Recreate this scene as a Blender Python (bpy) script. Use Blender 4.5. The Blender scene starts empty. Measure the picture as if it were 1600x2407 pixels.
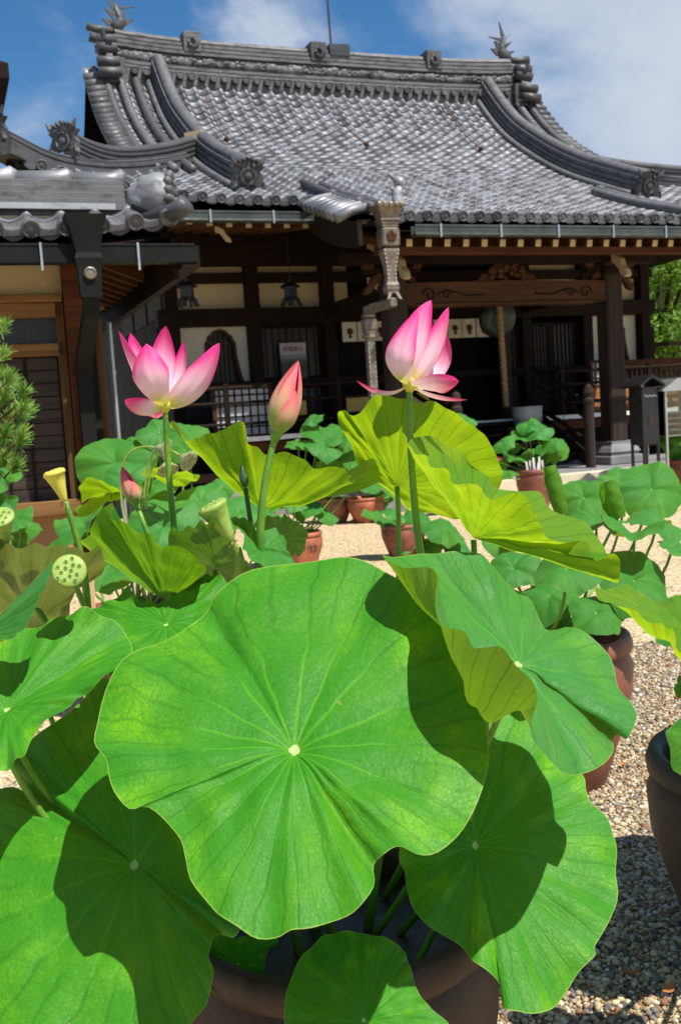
import bpy, math, random
import numpy as np
from mathutils import Vector, Matrix, noise as mnoise
random.seed(7); rng = np.random.default_rng(11)
sc = bpy.context.scene
COL = sc.collection

# ------------------------------------------------------------------ camera
CAM_H = 1.25; FPX = 2400.0; PW, PH = 1600.0, 2407.0
PITCH = math.atan(218.5/2400); ROLL = math.radians(3.7); YAW = math.radians(21)
cF = Vector((0, math.cos(PITCH), -math.sin(PITCH)))
_U0 = Vector((0, math.sin(PITCH), math.cos(PITCH))); _R0 = Vector((1, 0, 0))
cU = _U0*math.cos(ROLL)+_R0*math.sin(ROLL); cR = _R0*math.cos(ROLL)-_U0*math.sin(ROLL)
cam_d = bpy.data.cameras.new('camera'); cam = bpy.data.objects.new('camera', cam_d); COL.objects.link(cam)
cam.matrix_world = Matrix(((cR.x, cU.x, -cF.x, 0), (cR.y, cU.y, -cF.y, 0), (cR.z, cU.z, -cF.z, CAM_H), (0, 0, 0, 1)))
cam_d.sensor_fit = 'VERTICAL'; cam_d.sensor_height = 36.0; cam_d.lens = FPX/PH*36.0
cam_d.clip_start = 0.05; cam_d.clip_end = 3000
cam_d.dof.use_dof = True; cam_d.dof.focus_distance = 1.42; cam_d.dof.aperture_fstop = 14
sc.camera = cam
CAMP = Vector((0, 0, CAM_H))
def ray(x, y): return cF + cR*((x-800)/FPX) - cU*((y-PH/2)/FPX)
def at(x, y, d): return CAMP + ray(x, y)*d           # a pixel at a given distance ahead of the camera
def on_ground(x, y, z=0.0):
    r = ray(x, y); return CAMP + r*((z-CAM_H)/r.z)

# ------------------------------------------------------------------ sun, sky, exposure
SUN_DIR = Vector((0.42, -0.37, 1.0)).normalized()      # towards the sun
sun_el = math.asin(SUN_DIR.z); sun_az = math.atan2(SUN_DIR.x, SUN_DIR.y)
sd = bpy.data.lights.new('sun', 'SUN'); sd.energy = 5.0; sd.angle = math.radians(0.53); sd.color = (1.0, 0.95, 0.86)
so = bpy.data.objects.new('sun', sd); COL.objects.link(so); so.location = (6, -6, 20)
so.rotation_euler = SUN_DIR.to_track_quat('Z', 'Y').to_euler()
world = bpy.data.worlds.new('World'); sc.world = world; world.use_nodes = True
wn = world.node_tree.nodes; wl = world.node_tree.links; wn.clear()
def W(t, **k):
    n = wn.new(t)
    for a, b in k.items(): setattr(n, a, b)
    return n
wo = W('ShaderNodeOutputWorld'); bg = W('ShaderNodeBackground'); bg.inputs[1].default_value = 0.05
sky = W('ShaderNodeTexSky'); sky.sky_type = 'NISHITA'; sky.sun_disc = False
sky.sun_elevation = sun_el; sky.sun_rotation = sun_az; sky.air_density = 1.0; sky.dust_density = 0.25; sky.ozone_density = 2.0
hsv = W('ShaderNodeHueSaturation'); hsv.inputs['Saturation'].default_value = 1.34; hsv.inputs['Value'].default_value = 1.7
wl.new(sky.outputs[0], hsv.inputs['Color'])
tc = W('ShaderNodeTexCoord'); sep = W('ShaderNodeSeparateXYZ'); wl.new(tc.outputs['Generated'], sep.inputs[0])
def WM(op, a, b=None, c=None):
    n = W('ShaderNodeMath', operation=op)
    for i, q in enumerate((a, b, c)):
        if q is None: continue
        if isinstance(q, (int, float)): n.inputs[i].default_value = q
        else: wl.new(q, n.inputs[i])
    return n.outputs[0]
cv = W('ShaderNodeCombineXYZ'); wl.new(sep.outputs[0], cv.inputs[0]); wl.new(sep.outputs[1], cv.inputs[1]); wl.new(WM('MULTIPLY', sep.outputs[2], 1.35), cv.inputs[2])
mp = W('ShaderNodeMapping'); mp.inputs['Location'].default_value = (4.06, 4.0, 7.86); wl.new(cv.outputs[0], mp.inputs[0])
n1 = W('ShaderNodeTexNoise'); n1.inputs['Scale'].default_value = 2.7; n1.inputs['Detail'].default_value = 7; n1.inputs['Roughness'].default_value = 0.56; n1.inputs['Distortion'].default_value = 0.5
wl.new(mp.outputs[0], n1.inputs['Vector'])
cr = W('ShaderNodeMapRange'); cr.interpolation_type = 'SMOOTHSTEP'; cr.inputs[1].default_value = 0.475; cr.inputs[2].default_value = 0.64
wl.new(n1.outputs[0], cr.inputs[0])
n2 = W('ShaderNodeTexNoise'); n2.inputs['Scale'].default_value = 6.5; n2.inputs['Detail'].default_value = 5
wl.new(mp.outputs[0], n2.inputs['Vector'])
cc = W('ShaderNodeMixRGB'); cc.inputs[1].default_value = (4.6, 6.2, 9.0, 1); cc.inputs[2].default_value = (11.5, 12.0, 12.6, 1); wl.new(n2.outputs[0], cc.inputs[0])
cm = W('ShaderNodeMixRGB'); wl.new(WM('MULTIPLY', cr.outputs[0], 0.93), cm.inputs[0]); wl.new(hsv.outputs[0], cm.inputs[1]); wl.new(cc.outputs[0], cm.inputs[2])
wl.new(cm.outputs[0], bg.inputs[0]); wl.new(bg.outputs[0], wo.inputs[0])
sc.view_settings.view_transform = 'Standard'; sc.view_settings.look = 'None'
sc.view_settings.exposure = 0.48; sc.view_settings.gamma = 1.0; sc.view_settings.use_curve_mapping = False
try:
    sc.cycles.max_bounces = 8; sc.cycles.diffuse_bounces = 4; sc.cycles.transmission_bounces = 6; sc.cycles.transparent_max_bounces = 8
except Exception: pass

# ------------------------------------------------------------------ object helpers
def tag(o, label=None, cat=None, group=None, kind=None):
    if label: o['label'] = label
    if cat: o['category'] = cat
    if group: o['group'] = group
    if kind: o['kind'] = kind
    return o
def empty(name, loc=(0, 0, 0), rz=0.0, label=None, cat=None, group=None):
    o = bpy.data.objects.new(name, None); COL.objects.link(o); o.location = loc; o.rotation_euler = (0, 0, rz)
    o.empty_display_size = 0.1
    return tag(o, label, cat, group)
def link(name, me, parent=None, loc=None, rot=None):
    o = bpy.data.objects.new(name, me); COL.objects.link(o)
    if parent is not None: o.parent = parent
    if loc is not None: o.location = loc
    if rot is not None: o.rotation_euler = rot
    return o
def ev(c): return [tuple(p) for p in c]
class MB:
    """collects shapes for ONE mesh object"""
    def __init__(s): s.v = []; s.f = []; s.m = []; s.sm = []; s.mi = 0; s.smooth = False
    def add(s, vs, fs):
        b = len(s.v); s.v += [tuple(p) for p in vs]
        for f in fs: s.f.append(tuple(b+i for i in f)); s.m.append(s.mi); s.sm.append(s.smooth)
        return s
    def box(s, x0, x1, y0, y1, z0, z1, ch=0.0):
        if ch <= 0:
            v = [(x, y, z) for z in (z0, z1) for y in (y0, y1) for x in (x0, x1)]
            return s.add(v, [(0, 2, 3, 1), (4, 5, 7, 6), (0, 1, 5, 4), (2, 6, 7, 3), (0, 4, 6, 2), (1, 3, 7, 5)])
        # chamfered along the vertical edges and the top/bottom rim
        def ring(z, i): return [(x0+i+ch, y0+i, z), (x1-i-ch, y0+i, z), (x1-i, y0+i+ch, z), (x1-i, y1-i-ch, z), (x1-i-ch, y1-i, z), (x0+i+ch, y1-i, z), (x0+i, y1-i-ch, z), (x0+i, y0+i+ch, z)]
        v = ring(z0, ch)+ring(z0+ch, 0)+ring(z1-ch, 0)+ring(z1, ch)
        f = [tuple(range(7, -1, -1)), tuple(range(24, 32))]
        for k in range(3):
            for i in range(8):
                j = (i+1) % 8; f.append((k*8+i, k*8+j, k*8+8+j, k*8+8+i))
        return s.add(v, f)
    def obox(s, c, sx, sy, sz, M):
        v = [Vector(c)+M @ Vector((x*sx/2, y*sy/2, z*sz/2)) for z in (-1, 1) for y in (-1, 1) for x in (-1, 1)]
        return s.add(v, [(0, 2, 3, 1), (4, 5, 7, 6), (0, 1, 5, 4), (2, 6, 7, 3), (0, 4, 6, 2), (1, 3, 7, 5)])
    def bar(s, a, b, w, h, up=(0, 0, 1)):
        a = Vector(a); b = Vector(b); t = (b-a); L = t.length; t.normalize(); x = t.cross(Vector(up)).normalized(); z = x.cross(t)
        M = Matrix((x, t, z)).transposed(); return s.obox((a+b)/2, w, L, h, M)
    def tube(s, path, rad, n=8, cap=True, up=None):
        P = [Vector(p) for p in path]; k = len(P); R = rad if isinstance(rad, (list, tuple)) else [rad]*k
        vs = []; ref = Vector(up) if up else Vector((0.13, 0.31, 1))
        for i in range(k):
            t = (P[min(i+1, k-1)]-P[max(i-1, 0)]).normalized()
            if abs(t.dot(ref.normalized())) > 0.97: rr = Vector((1, 0.2, 0))
            else: rr = ref
            a = t.cross(rr).normalized(); b = a.cross(t)
            for j in range(n):
                q = 2*math.pi*j/n; vs.append(P[i]+(a*math.cos(q)+b*math.sin(q))*R[i])
        fs = [(i*n+j, i*n+(j+1) % n, (i+1)*n+(j+1) % n, (i+1)*n+j) for i in range(k-1) for j in range(n)]
        if cap: fs += [tuple(range(n-1, -1, -1)), tuple((k-1)*n+j for j in range(n))]
        return s.add(vs, fs)
    def lathe(s, prof, n=24, c=(0, 0, 0), M=None, cap=True):
        vs = []
        for r, z in prof:
            for j in range(n):
                q = 2*math.pi*j/n; p = Vector((r*math.cos(q), r*math.sin(q), z))
                vs.append(Vector(c)+(M @ p if M else p))
        k = len(prof)
        fs = [(i*n+j, i*n+(j+1) % n, (i+1)*n+(j+1) % n, (i+1)*n+j) for i in range(k-1) for j in range(n)]
        if cap: fs += [tuple(range(n-1, -1, -1)), tuple((k-1)*n+j for j in range(n))]
        return s.add(vs, fs)
    def sweep(s, prof, path, side, up=(0, 0, 1), cap=True, scale=None):
        """prof [(a,b)] closed outline; a along `side`, b along the path normal"""
        P = [Vector(p) for p in path]; k = len(P); n = len(prof); vs = []; sd = Vector(side).normalized()
        for i in range(k):
            t = (P[min(i+1, k-1)]-P[max(i-1, 0)]).normalized(); nn = sd.cross(t).normalized()
            if nn.dot(Vector(up)) < 0: nn = -nn
            g = scale[i] if scale else 1.0
            for a, b in prof: vs.append(P[i]+sd*a*g+nn*b*g)
        fs = [(i*n+j, i*n+(j+1) % n, (i+1)*n+(j+1) % n, (i+1)*n+j) for i in range(k-1) for j in range(n)]
        if cap: fs += [tuple(range(n-1, -1, -1)), tuple((k-1)*n+j for j in range(n))]
        return s.add(vs, fs)
    def prism(s, poly, o, ax, ay, depth):
        """poly in the plane spanned by ax, ay at o, pushed along `depth`"""
        o = Vector(o); ax = Vector(ax); ay = Vector(ay); dp = Vector(depth); n = len(poly)
        vs = [o+ax*a+ay*b for a, b in poly]+[o+ax*a+ay*b+dp for a, b in poly]
        fs = [tuple(range(n)), tuple(range(2*n-1, n-1, -1))]+[(i, i+n, (i+1) % n+n, (i+1) % n) for i in range(n)]
        return s.add(vs, fs)
    def sphere(s, c, r, n=10, m=6, sc3=(1, 1, 1)):
        prof = [(max(math.sin(math.pi*i/m), 1e-4)*r, -math.cos(math.pi*i/m)*r) for i in range(m+1)]
        M = Matrix(((sc3[0], 0, 0), (0, sc3[1], 0), (0, 0, sc3[2])))
        return s.lathe(prof, n, c, M, cap=False)
    def mesh(s, name, *mats):
        me = bpy.data.meshes.new(name); me.from_pydata(s.v, [], s.f)
        for m in mats: me.materials.append(m)
        if len(mats) > 1: me.polygons.foreach_set('material_index', s.m)
        me.polygons.foreach_set('use_smooth', s.sm)
        me.update(); return me
    def build(s, name, mats, parent=None, loc=None, rot=None):
        if not isinstance(mats, (list, tuple)): mats = [mats]
        return link(name, s.mesh(name, *mats), parent, loc, rot)

def grid_mesh(name, V, closed_u=False, mats=(), uv=None, smooth=True):
    """V[i][j] grid of points -> mesh, faces (i,j); uv same shape (2)"""
    V = np.asarray(V, dtype=float); a, b = V.shape[:2]
    idx = np.arange(a*b).reshape(a, b)
    if closed_u: A = idx; B = np.roll(idx, -1, axis=0)
    else: A = idx[:-1]; B = idx[1:]
    F = np.stack([A[:, :-1], B[:, :-1], B[:, 1:], A[:, 1:]], -1).reshape(-1, 4)
    me = bpy.data.meshes.new(name); me.from_pydata(V.reshape(-1, 3).tolist(), [], F.tolist())
    for m in mats: me.materials.append(m)
    me.polygons.foreach_set('use_smooth', [smooth]*len(me.polygons))
    if uv is not None:
        uvl = me.uv_layers.new(name='UVMap'); UV = np.asarray(uv, dtype=float).reshape(-1, 2)
        li = np.empty(len(me.loops), dtype=np.int32); me.loops.foreach_get('vertex_index', li)
        uvl.data.foreach_set('uv', UV[li].astype(np.float32).ravel())
    me.update(); return me

# ------------------------------------------------------------------ materials (procedural)
class NT:
    def __init__(s, name):
        s.mat = bpy.data.materials.new(name); s.mat.use_nodes = True; s.t = s.mat.node_tree; s.n = s.t.nodes; s.l = s.t.links
        s.n.clear(); s.out = s.n.new('ShaderNodeOutputMaterial')
    def N(s, t, **k):
        n = s.n.new(t)
        for a, b in k.items(): setattr(n, a, b)
        return n
    def put(s, sock, q):
        if q is None: return
        if isinstance(q, (int, float)): sock.default_value = q
        elif isinstance(q, (tuple, list)): sock.default_value = tuple(q)+((1,) if len(q) == 3 and sock.type == 'RGBA' else ())
        else: s.l.new(q, sock)
    def M(s, op, a, b=None, c=None, clamp=False):
        n = s.N('ShaderNodeMath', operation=op); n.use_clamp = clamp
        for i, q in enumerate((a, b, c)): s.put(n.inputs[i], q)
        return n.outputs[0]
    def mix(s, f, a, b, mode='MIX'):
        n = s.N('ShaderNodeMixRGB', blend_type=mode); s.put(n.inputs[0], f); s.put(n.inputs[1], a); s.put(n.inputs[2], b); return n.outputs[0]
    def rng(s, x, a, b, c=0.0, d=1.0, smooth=True):
        n = s.N('ShaderNodeMapRange'); n.interpolation_type = 'SMOOTHSTEP' if smooth else 'LINEAR'
        for i, q in enumerate((x, a, b, c, d)): s.put(n.inputs[i], q)
        return n.outputs[0]
    def noise(s, vec, scale, detail=4, rough=0.55, dist=0.0):
        n = s.N('ShaderNodeTexNoise'); s.put(n.inputs['Vector'], vec); n.inputs['Scale'].default_value = scale; n.inputs['Detail'].default_value = detail
        n.inputs['Roughness'].default_value = rough; n.inputs['Distortion'].default_value = dist; return n.outputs[0]
    def map(s, vec, sc=(1, 1, 1), loc=(0, 0, 0)):
        n = s.N('ShaderNodeMapping'); s.put(n.inputs[0], vec); n.inputs['Scale'].default_value = sc; n.inputs['Location'].default_value = loc; return n.outputs[0]
    def bump(s, h, st, dist=0.01, nrm=None):
        n = s.N('ShaderNodeBump'); s.put(n.inputs['Strength'], st); s.put(n.inputs['Distance'], dist); s.put(n.inputs['Height'], h)
        if nrm is not None: s.put(n.inputs['Normal'], nrm)
        return n.outputs[0]
    def bsdf(s, col, rough=0.6, metal=0.0, nrm=None, spec=0.5, **k):
        b = s.N('ShaderNodeBsdfPrincipled'); s.put(b.inputs['Base Color'], col); s.put(b.inputs['Roughness'], rough); s.put(b.inputs['Metallic'], metal)
        s.put(b.inputs['Specular IOR Level'], spec)
        if nrm is not None: s.put(b.inputs['Normal'], nrm)
        for a, q in k.items(): s.put(b.inputs[a.replace('_', ' ')], q)
        return b.outputs[0]
    def end(s, sh): s.l.new(sh, s.out.inputs[0]); return s.mat
    def obj(s): return s.N('ShaderNodeTexCoord').outputs['Object']
    def uv(s): return s.N('ShaderNodeTexCoord').outputs['UV']

def plain(name, col, rough=0.6, metal=0.0, var=0.25, scale=6.0, bump=0.15, bscale=40.0, stretch=(1, 1, 1), spec=0.5, dist=0.004):
    t = NT(name); p = t.map(t.obj(), stretch)
    a = t.noise(p, scale, 5, 0.6); b = t.noise(p, bscale, 4, 0.6)
    lo = tuple(c*(1-var) for c in col); hi = tuple(min(c*(1+var), 0.95) for c in col)
    c = t.mix(t.rng(a, 0.3, 0.7), lo, hi); c = t.mix(t.M('MULTIPLY', t.rng(b, 0.35, 0.7), 0.35), c, tuple(x*0.7 for x in col))
    return t.end(t.bsdf(c, t.rng(b, 0.3, 0.7, max(rough-0.1, 0.05), min(rough+0.12, 1.0)), metal, t.bump(b, bump, dist) if bump else None, spec))
def wood(name, col, axis=2, rough=0.65, var=0.35, fine=60.0, spec=0.1):
    t = NT(name); s3 = [14, 14, 14]; s3[axis] = 0.7
    p = t.map(t.obj(), tuple(s3)); g = t.noise(p, 1.6, 6, 0.65, 0.6); big = t.noise(t.obj(), 1.3, 3)
    lo = tuple(c*(1-var) for c in col); hi = tuple(min(c*(1+var), 0.9) for c in col)
    c = t.mix(t.rng(g, 0.3, 0.7), lo, hi); c = t.mix(t.M('MULTIPLY', t.rng(big, 0.4, 0.75), 0.35), c, tuple(x*0.55 for x in col))
    return t.end(t.bsdf(c, t.rng(g, 0.3, 0.7, rough-0.08, rough+0.12), 0.0, t.bump(g, 0.25, 0.004), spec))

def tile_mat(name, base=(0.17, 0.178, 0.195), rough=0.46, metal=0.3):
    t = NT(name); at_ = t.N('ShaderNodeAttribute', attribute_name='var'); oi = t.N('ShaderNodeObjectInfo')
    r = t.M('FRACT', t.M('ADD', at_.outputs['Fac'], oi.outputs['Random']))
    geo = t.N('ShaderNodeNewGeometry').outputs['Position']
    n = t.noise(geo, 1.1, 4); f = t.noise(geo, 38, 4, 0.65); sp = t.noise(geo, 9, 4, 0.7)
    c = t.mix(r, tuple(b*0.5 for b in base), tuple(b*1.5 for b in base))
    st = t.noise(t.map(geo, (1, 1, 2.6)), 4.5, 6, 0.68); c = t.mix(t.M('MULTIPLY', t.rng(st, 0.48, 0.66), 0.62), c, tuple(b*0.34 for b in base)); c = t.mix(t.M('MULTIPLY', t.rng(st, 0.30, 0.42, 1, 0), 0.45), c, tuple(min(b*1.9+.03, .6) for b in base))
    c = t.mix(t.M('MULTIPLY', t.rng(n, 0.45, 0.75), 0.4), c, tuple(b*0.55 for b in base))
    lich = t.M('MULTIPLY', t.rng(sp, 0.66, 0.74), t.rng(r, 0.68, 0.9))
    c = t.mix(t.M('MULTIPLY', lich, 0.6), c, (0.36, 0.30, 0.2)); c = t.mix(t.M('MULTIPLY', t.rng(f, 0.5, 0.75), 0.3), c, tuple(b*0.5 for b in base))
    return t.end(t.bsdf(c, t.M('ADD', t.rng(r, 0, 1, rough-0.06, rough+0.12, False), t.M('MULTIPLY', t.rng(st, 0.4, 0.65), 0.2)), metal, t.bump(f, 0.3, 0.005), 0.45))

M = {}
M['tile'] = tile_mat('roof_tile_clay')
M['ridge'] = tile_mat('ridge_tile_clay', (0.10, 0.10, 0.105), 0.5, 0.25)
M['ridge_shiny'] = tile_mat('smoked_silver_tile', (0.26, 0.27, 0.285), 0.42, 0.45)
M['ridge_mid'] = tile_mat('dull_silver_tile', (0.17, 0.175, 0.185), 0.45, 0.4)
M['wood_dark'] = wood('dark_temple_timber', (0.016, 0.009, 0.006))
M['wood_dark_h'] = wood('dark_temple_timber_horizontal', (0.017, 0.0095, 0.006), 0)
M['wood_brown'] = wood('brown_carved_timber', (0.075, 0.034, 0.017), 0)
M['wood_red'] = wood('reddish_timber', (0.085, 0.03, 0.013), 0)
M['wood_pillar'] = wood('weathered_pillar_timber', (0.042, 0.030, 0.025), 2)
M['wood_tan'] = wood('tan_timber', (0.20, 0.105, 0.042), 0)
M['wood_tan_v'] = wood('tan_timber_upright', (0.10, 0.055, 0.024), 2)
M['wood_rafter'] = wood('rafter_timber', (0.10, 0.042, 0.017), 0)
M['wood_pale'] = wood('pale_new_timber', (0.62, 0.42, 0.22), 2)
M['board'] = wood('dark_cladding_board', (0.05, 0.039, 0.034), 0)
M['black'] = plain('black_lacquer', (0.012, 0.012, 0.013), 0.4, 0.0, 0.3)
M['shade_black'] = plain('dark_interior', (0.002, 0.002, 0.002), 0.95, bump=0)  # near-black colour that carries the shade of the interior, gables and gaps
M['plaster'] = plain('cream_plaster', (0.52, 0.42, 0.25), 0.9, 0, 0.07, 2.0, 0.08, 60)
M['plaster_white'] = plain('white_plaster', (0.66, 0.62, 0.50), 0.9, 0, 0.05, 2.0, 0.08, 60)
M['white'] = plain('white_paint', (0.8, 0.79, 0.76), 0.6, 0, 0.06, 4, 0.05)
M['cream'] = plain('cream_painted_wood', (0.52, 0.42, 0.25), 0.7, 0, 0.12, 9, 0.1)
M['stucco'] = plain('ochre_base_stucco', (0.36, 0.2, 0.09), 0.95, 0, 0.2, 3, 0.4, 120)
M['gutter'] = plain('green_grey_copper_gutter', (0.075, 0.085, 0.08), 0.4, 0.55, 0.25, 4, 0.05)
M['gutter_dark'] = plain('dark_metal_gutter', (0.009, 0.010, 0.0095), 0.62, 0.0, 0.25, 4, 0.05, spec=0.15)
M['bronze'] = plain('patinated_bronze', (0.21, 0.175, 0.14), 0.5, 0.55, 0.3, 14, 0.2)
M['bronze_green'] = plain('green_bronze', (0.05, 0.08, 0.06), 0.5, 0.6, 0.3, 8, 0.15)
M['steel'] = plain('galvanised_metal', (0.5, 0.52, 0.53), 0.35, 0.8, 0.1, 8, 0.05)
M['stone'] = plain('pale_granite', (0.60, 0.52, 0.38), 0.85, 0, 0.12, 5, 0.25, 160)
M['stone_grey'] = plain('grey_stone', (0.2, 0.2, 0.2), 0.85, 0, 0.2, 5, 0.3, 120)
M['rope'] = plain('straw_rope', (0.36, 0.22, 0.11), 0.9, 0, 0.25, 30, 0.5)
M['paper'] = plain('paper_screen', (0.55, 0.58, 0.62), 0.8, 0, 0.05, 3, 0.0)
M['grey_panel'] = plain('dim_grey_panel', (0.035, 0.035, 0.036), 0.8, 0, 0.1, 3, 0.0)
M['gold'] = plain('yellow_cloth', (0.6, 0.42, 0.13), 0.8, 0, 0.1, 5, 0.1)
M['orange_wood'] = wood('orange_board', (0.36, 0.15, 0.055), 0)
M['rust'] = plain('rusty_iron', (0.09, 0.032, 0.017), 0.9, 0.2, 0.4, 20, 0.3)
M['grey_tub'] = plain('grey_metal_tub', (0.33, 0.36, 0.37), 0.5, 0.3, 0.1, 4, 0.05)

def glass():
    t = NT('clear_glass'); a = t.N('ShaderNodeBsdfTransparent'); a.inputs[0].default_value = (0.86, 0.9, 0.89, 1)
    g = t.N('ShaderNodeBsdfGlossy'); g.inputs['Roughness'].default_value = 0.03
    f = t.N('ShaderNodeFresnel'); f.inputs[0].default_value = 1.45; m = t.N('ShaderNodeMixShader'); t.l.new(f.outputs[0], m.inputs[0]); t.l.new(a.outputs[0], m.inputs[1]); t.l.new(g.outputs[0], m.inputs[2])
    return t.end(m.outputs[0])
M['glass'] = glass()

def pot_mat(name, base):
    t = NT(name); p = t.obj(); a = t.noise(p, 7, 5, 0.62); b = t.noise(t.map(p, (1, 1, 0.25)), 16, 5, 0.7); f = t.noise(p, 90, 3)
    c = t.mix(t.rng(a, 0.3, 0.7), tuple(x*0.65 for x in base), tuple(x*1.3 for x in base))
    c = t.mix(t.M('MULTIPLY', t.rng(b, 0.55, 0.75), 0.45), c, tuple(x*1.9+.03 for x in base))
    c = t.mix(t.M('MULTIPLY', t.rng(b, 0.3, 0.42, 1, 0), 0.5), c, tuple(x*0.35 for x in base))
    return t.end(t.bsdf(c, t.rng(a, 0.3, 0.7, 0.42, 0.7), 0, t.bump(f, 0.25, 0.003), 0.4))
M['pot'] = pot_mat('glazed_brown_pot', (0.04, 0.02, 0.016)); M['terracotta'] = pot_mat('terracotta_pot', (0.36, 0.115, 0.06)); M['pot_red'] = pot_mat('red_brown_pot', (0.22, 0.075, 0.05)); M['pot_black'] = pot_mat('dark_brown_pot', (0.028, 0.02, 0.017))
M['mud'] = plain('wet_pot_mud', (0.012, 0.01, 0.007), 0.5, 0, 0.3, 12, 0.4)

def leaf_mat(name, top, under, yellow, veins=21, trans=0.42, tcol=(0.36, 0.62, 0.03), patch=0.5, gloss=0.42):
    t = NT(name); uv = t.uv(); s = t.N('ShaderNodeSeparateXYZ'); t.put(s.inputs[0], uv)
    ang = t.M('ARCTAN2', s.outputs[1], s.outputs[0]); rad = t.M('SQRT', t.M('ADD', t.M('POWER', s.outputs[0], 2), t.M('POWER', s.outputs[1], 2)))
    wob = t.M('MULTIPLY', t.M('SUBTRACT', t.noise(uv, 3.0, 2), 0.5), 0.16)
    def rays(n, ph, w0, w1):
        x = t.M('ADD', t.M('MULTIPLY', t.M('ADD', ang, wob), n/(2*math.pi)), ph)
        d = t.M('ABSOLUTE', t.M('SUBTRACT', t.M('FRACT', x), 0.5)); d = t.M('MULTIPLY', d, rad)    # 0 on the vein, grows with arc length
        return t.rng(d, w0*n/21.0, w1*n/21.0, 1, 0)
    v1 = rays(veins, 0.1, 0.006, 0.03); v2 = t.M('MULTIPLY', rays(veins*2, 0.7, 0.010, 0.045), t.rng(rad, 0.5, 0.66))
    vor = t.N('ShaderNodeTexVoronoi', feature='DISTANCE_TO_EDGE'); t.put(vor.inputs['Vector'], t.map(uv, (1, 1, 1))); vor.inputs['Scale'].default_value = 15
    net = t.rng(vor.outputs['Distance'], 0.0, 0.07, 1, 0)
    vor2 = t.N('ShaderNodeTexVoronoi', feature='DISTANCE_TO_EDGE'); t.put(vor2.inputs['Vector'], uv); vor2.inputs['Scale'].default_value = 46
    net2 = t.rng(vor2.outputs['Distance'], 0.0, 0.12, 1, 0)
    oi = t.N('ShaderNodeObjectInfo').outputs['Random']
    off = t.N('ShaderNodeCombineXYZ'); t.put(off.inputs[0], t.M('MULTIPLY', oi, 13.0)); t.put(off.inputs[2], t.M('MULTIPLY', oi, 7.0))
    vv = t.N('ShaderNodeVectorMath', operation='ADD'); t.put(vv.inputs[0], uv); t.put(vv.inputs[1], off.outputs[0])
    pn = t.noise(vv.outputs[0], 2.2, 5, 0.6); fine = t.noise(vv.outputs[0], 55, 3, 0.6)
    # yellowish blotches lie between the veins
    ych = t.M('MULTIPLY', t.rng(pn, 0.42, 0.68), t.M('SUBTRACT', 1.0, t.M('MULTIPLY', net, 0.7)))
    pol = t.N('ShaderNodeCombineXYZ'); t.put(pol.inputs[0], t.M('MULTIPLY', ang, 3.6)); t.put(pol.inputs[1], t.M('MULTIPLY', rad, 1.6)); t.put(pol.inputs[2], t.M('MULTIPLY', oi, 9.0))
    band = t.rng(t.noise(pol.outputs[0], 1.0, 3, 0.5), 0.38, 0.66)
    ych = t.M('MULTIPLY', t.M('MULTIPLY', t.M('MULTIPLY', t.M('ADD', ych, 0.25), t.M('ADD', t.M('MULTIPLY', band, 0.9), 0.15)), t.rng(rad, 0.12, 0.75)), patch*1.25, None, True)
    c = t.mix(ych, top, yellow)
    c = t.mix(t.M('MULTIPLY', t.rng(fine, 0.4, 0.7), 0.18), c, tuple(x*0.6 for x in top))
    c = t.mix(t.M('MULTIPLY', net2, 0.34), c, tuple(x*0.5 for x in top))
    c = t.mix(t.M('MULTIPLY', t.M('MULTIPLY', v1, 0.55), t.rng(rad, 0.35, 0.62, 1, 0)), c, tuple(x*0.75+y*0.35 for x, y in zip(yellow, top)))
    c = t.mix(t.M('MULTIPLY', t.M('MAXIMUM', t.M('MULTIPLY', v1, t.rng(rad, 0.45, 0.7)), v2), 0.32), c, tuple(x*0.5 for x in top))
    hub = t.rng(rad, 0.024, 0.032, 1, 0); c = t.mix(hub, c, (0.42, 0.55, 0.2))
    edge = t.rng(rad, 0.991, 0.999); c = t.mix(t.M('MULTIPLY', edge, 0.75), c, (0.26, 0.36, 0.06))
    brown = t.M('MULTIPLY', t.M('MULTIPLY', t.rng(t.noise(vv.outputs[0], 5.5, 4, 0.7), 0.70, 0.76), t.rng(rad, 0.8, 1.0)), 0.8)
    brown = t.M('MAXIMUM', brown, t.M('MULTIPLY', t.rng(t.noise(vv.outputs[0], 17, 2, 0.5), 0.775, 0.80), 0.6))
    c = t.mix(brown, c, (0.30, 0.24, 0.06))
    bf = t.N('ShaderNodeNewGeometry').outputs['Backfacing']
    cu = t.mix(t.M('MULTIPLY', v1, 0.5), under, tuple(x*0.55 for x in under)); cu = t.mix(t.M('MULTIPLY', v2, 0.4), cu, tuple(x*0.6 for x in under)); cu = t.mix(t.M('MULTIPLY', net2, 0.2), cu, tuple(x*0.7 for x in under)); cu = t.mix(t.M('MULTIPLY', ych, 0.5), cu, yellow)
    col = t.mix(bf, c, cu)
    h = t.M('ADD', t.M('MULTIPLY', v1, -0.5), t.M('MULTIPLY', t.rng(vor.outputs['Distance'], 0, 0.25), 0.3)); h = t.M('ADD', h, t.M('MULTIPLY', v2, -0.3)); h = t.M('ADD', h, t.M('MULTIPLY', net2, -0.12))
    nrm = t.bump(h, 0.2, 0.006)
    pr = t.bsdf(col, t.rng(fine, 0.3, 0.7, gloss+0.05, gloss+0.2), 0, nrm, 0.22, Sheen_Weight=0.06, Sheen_Roughness=0.4)
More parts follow.
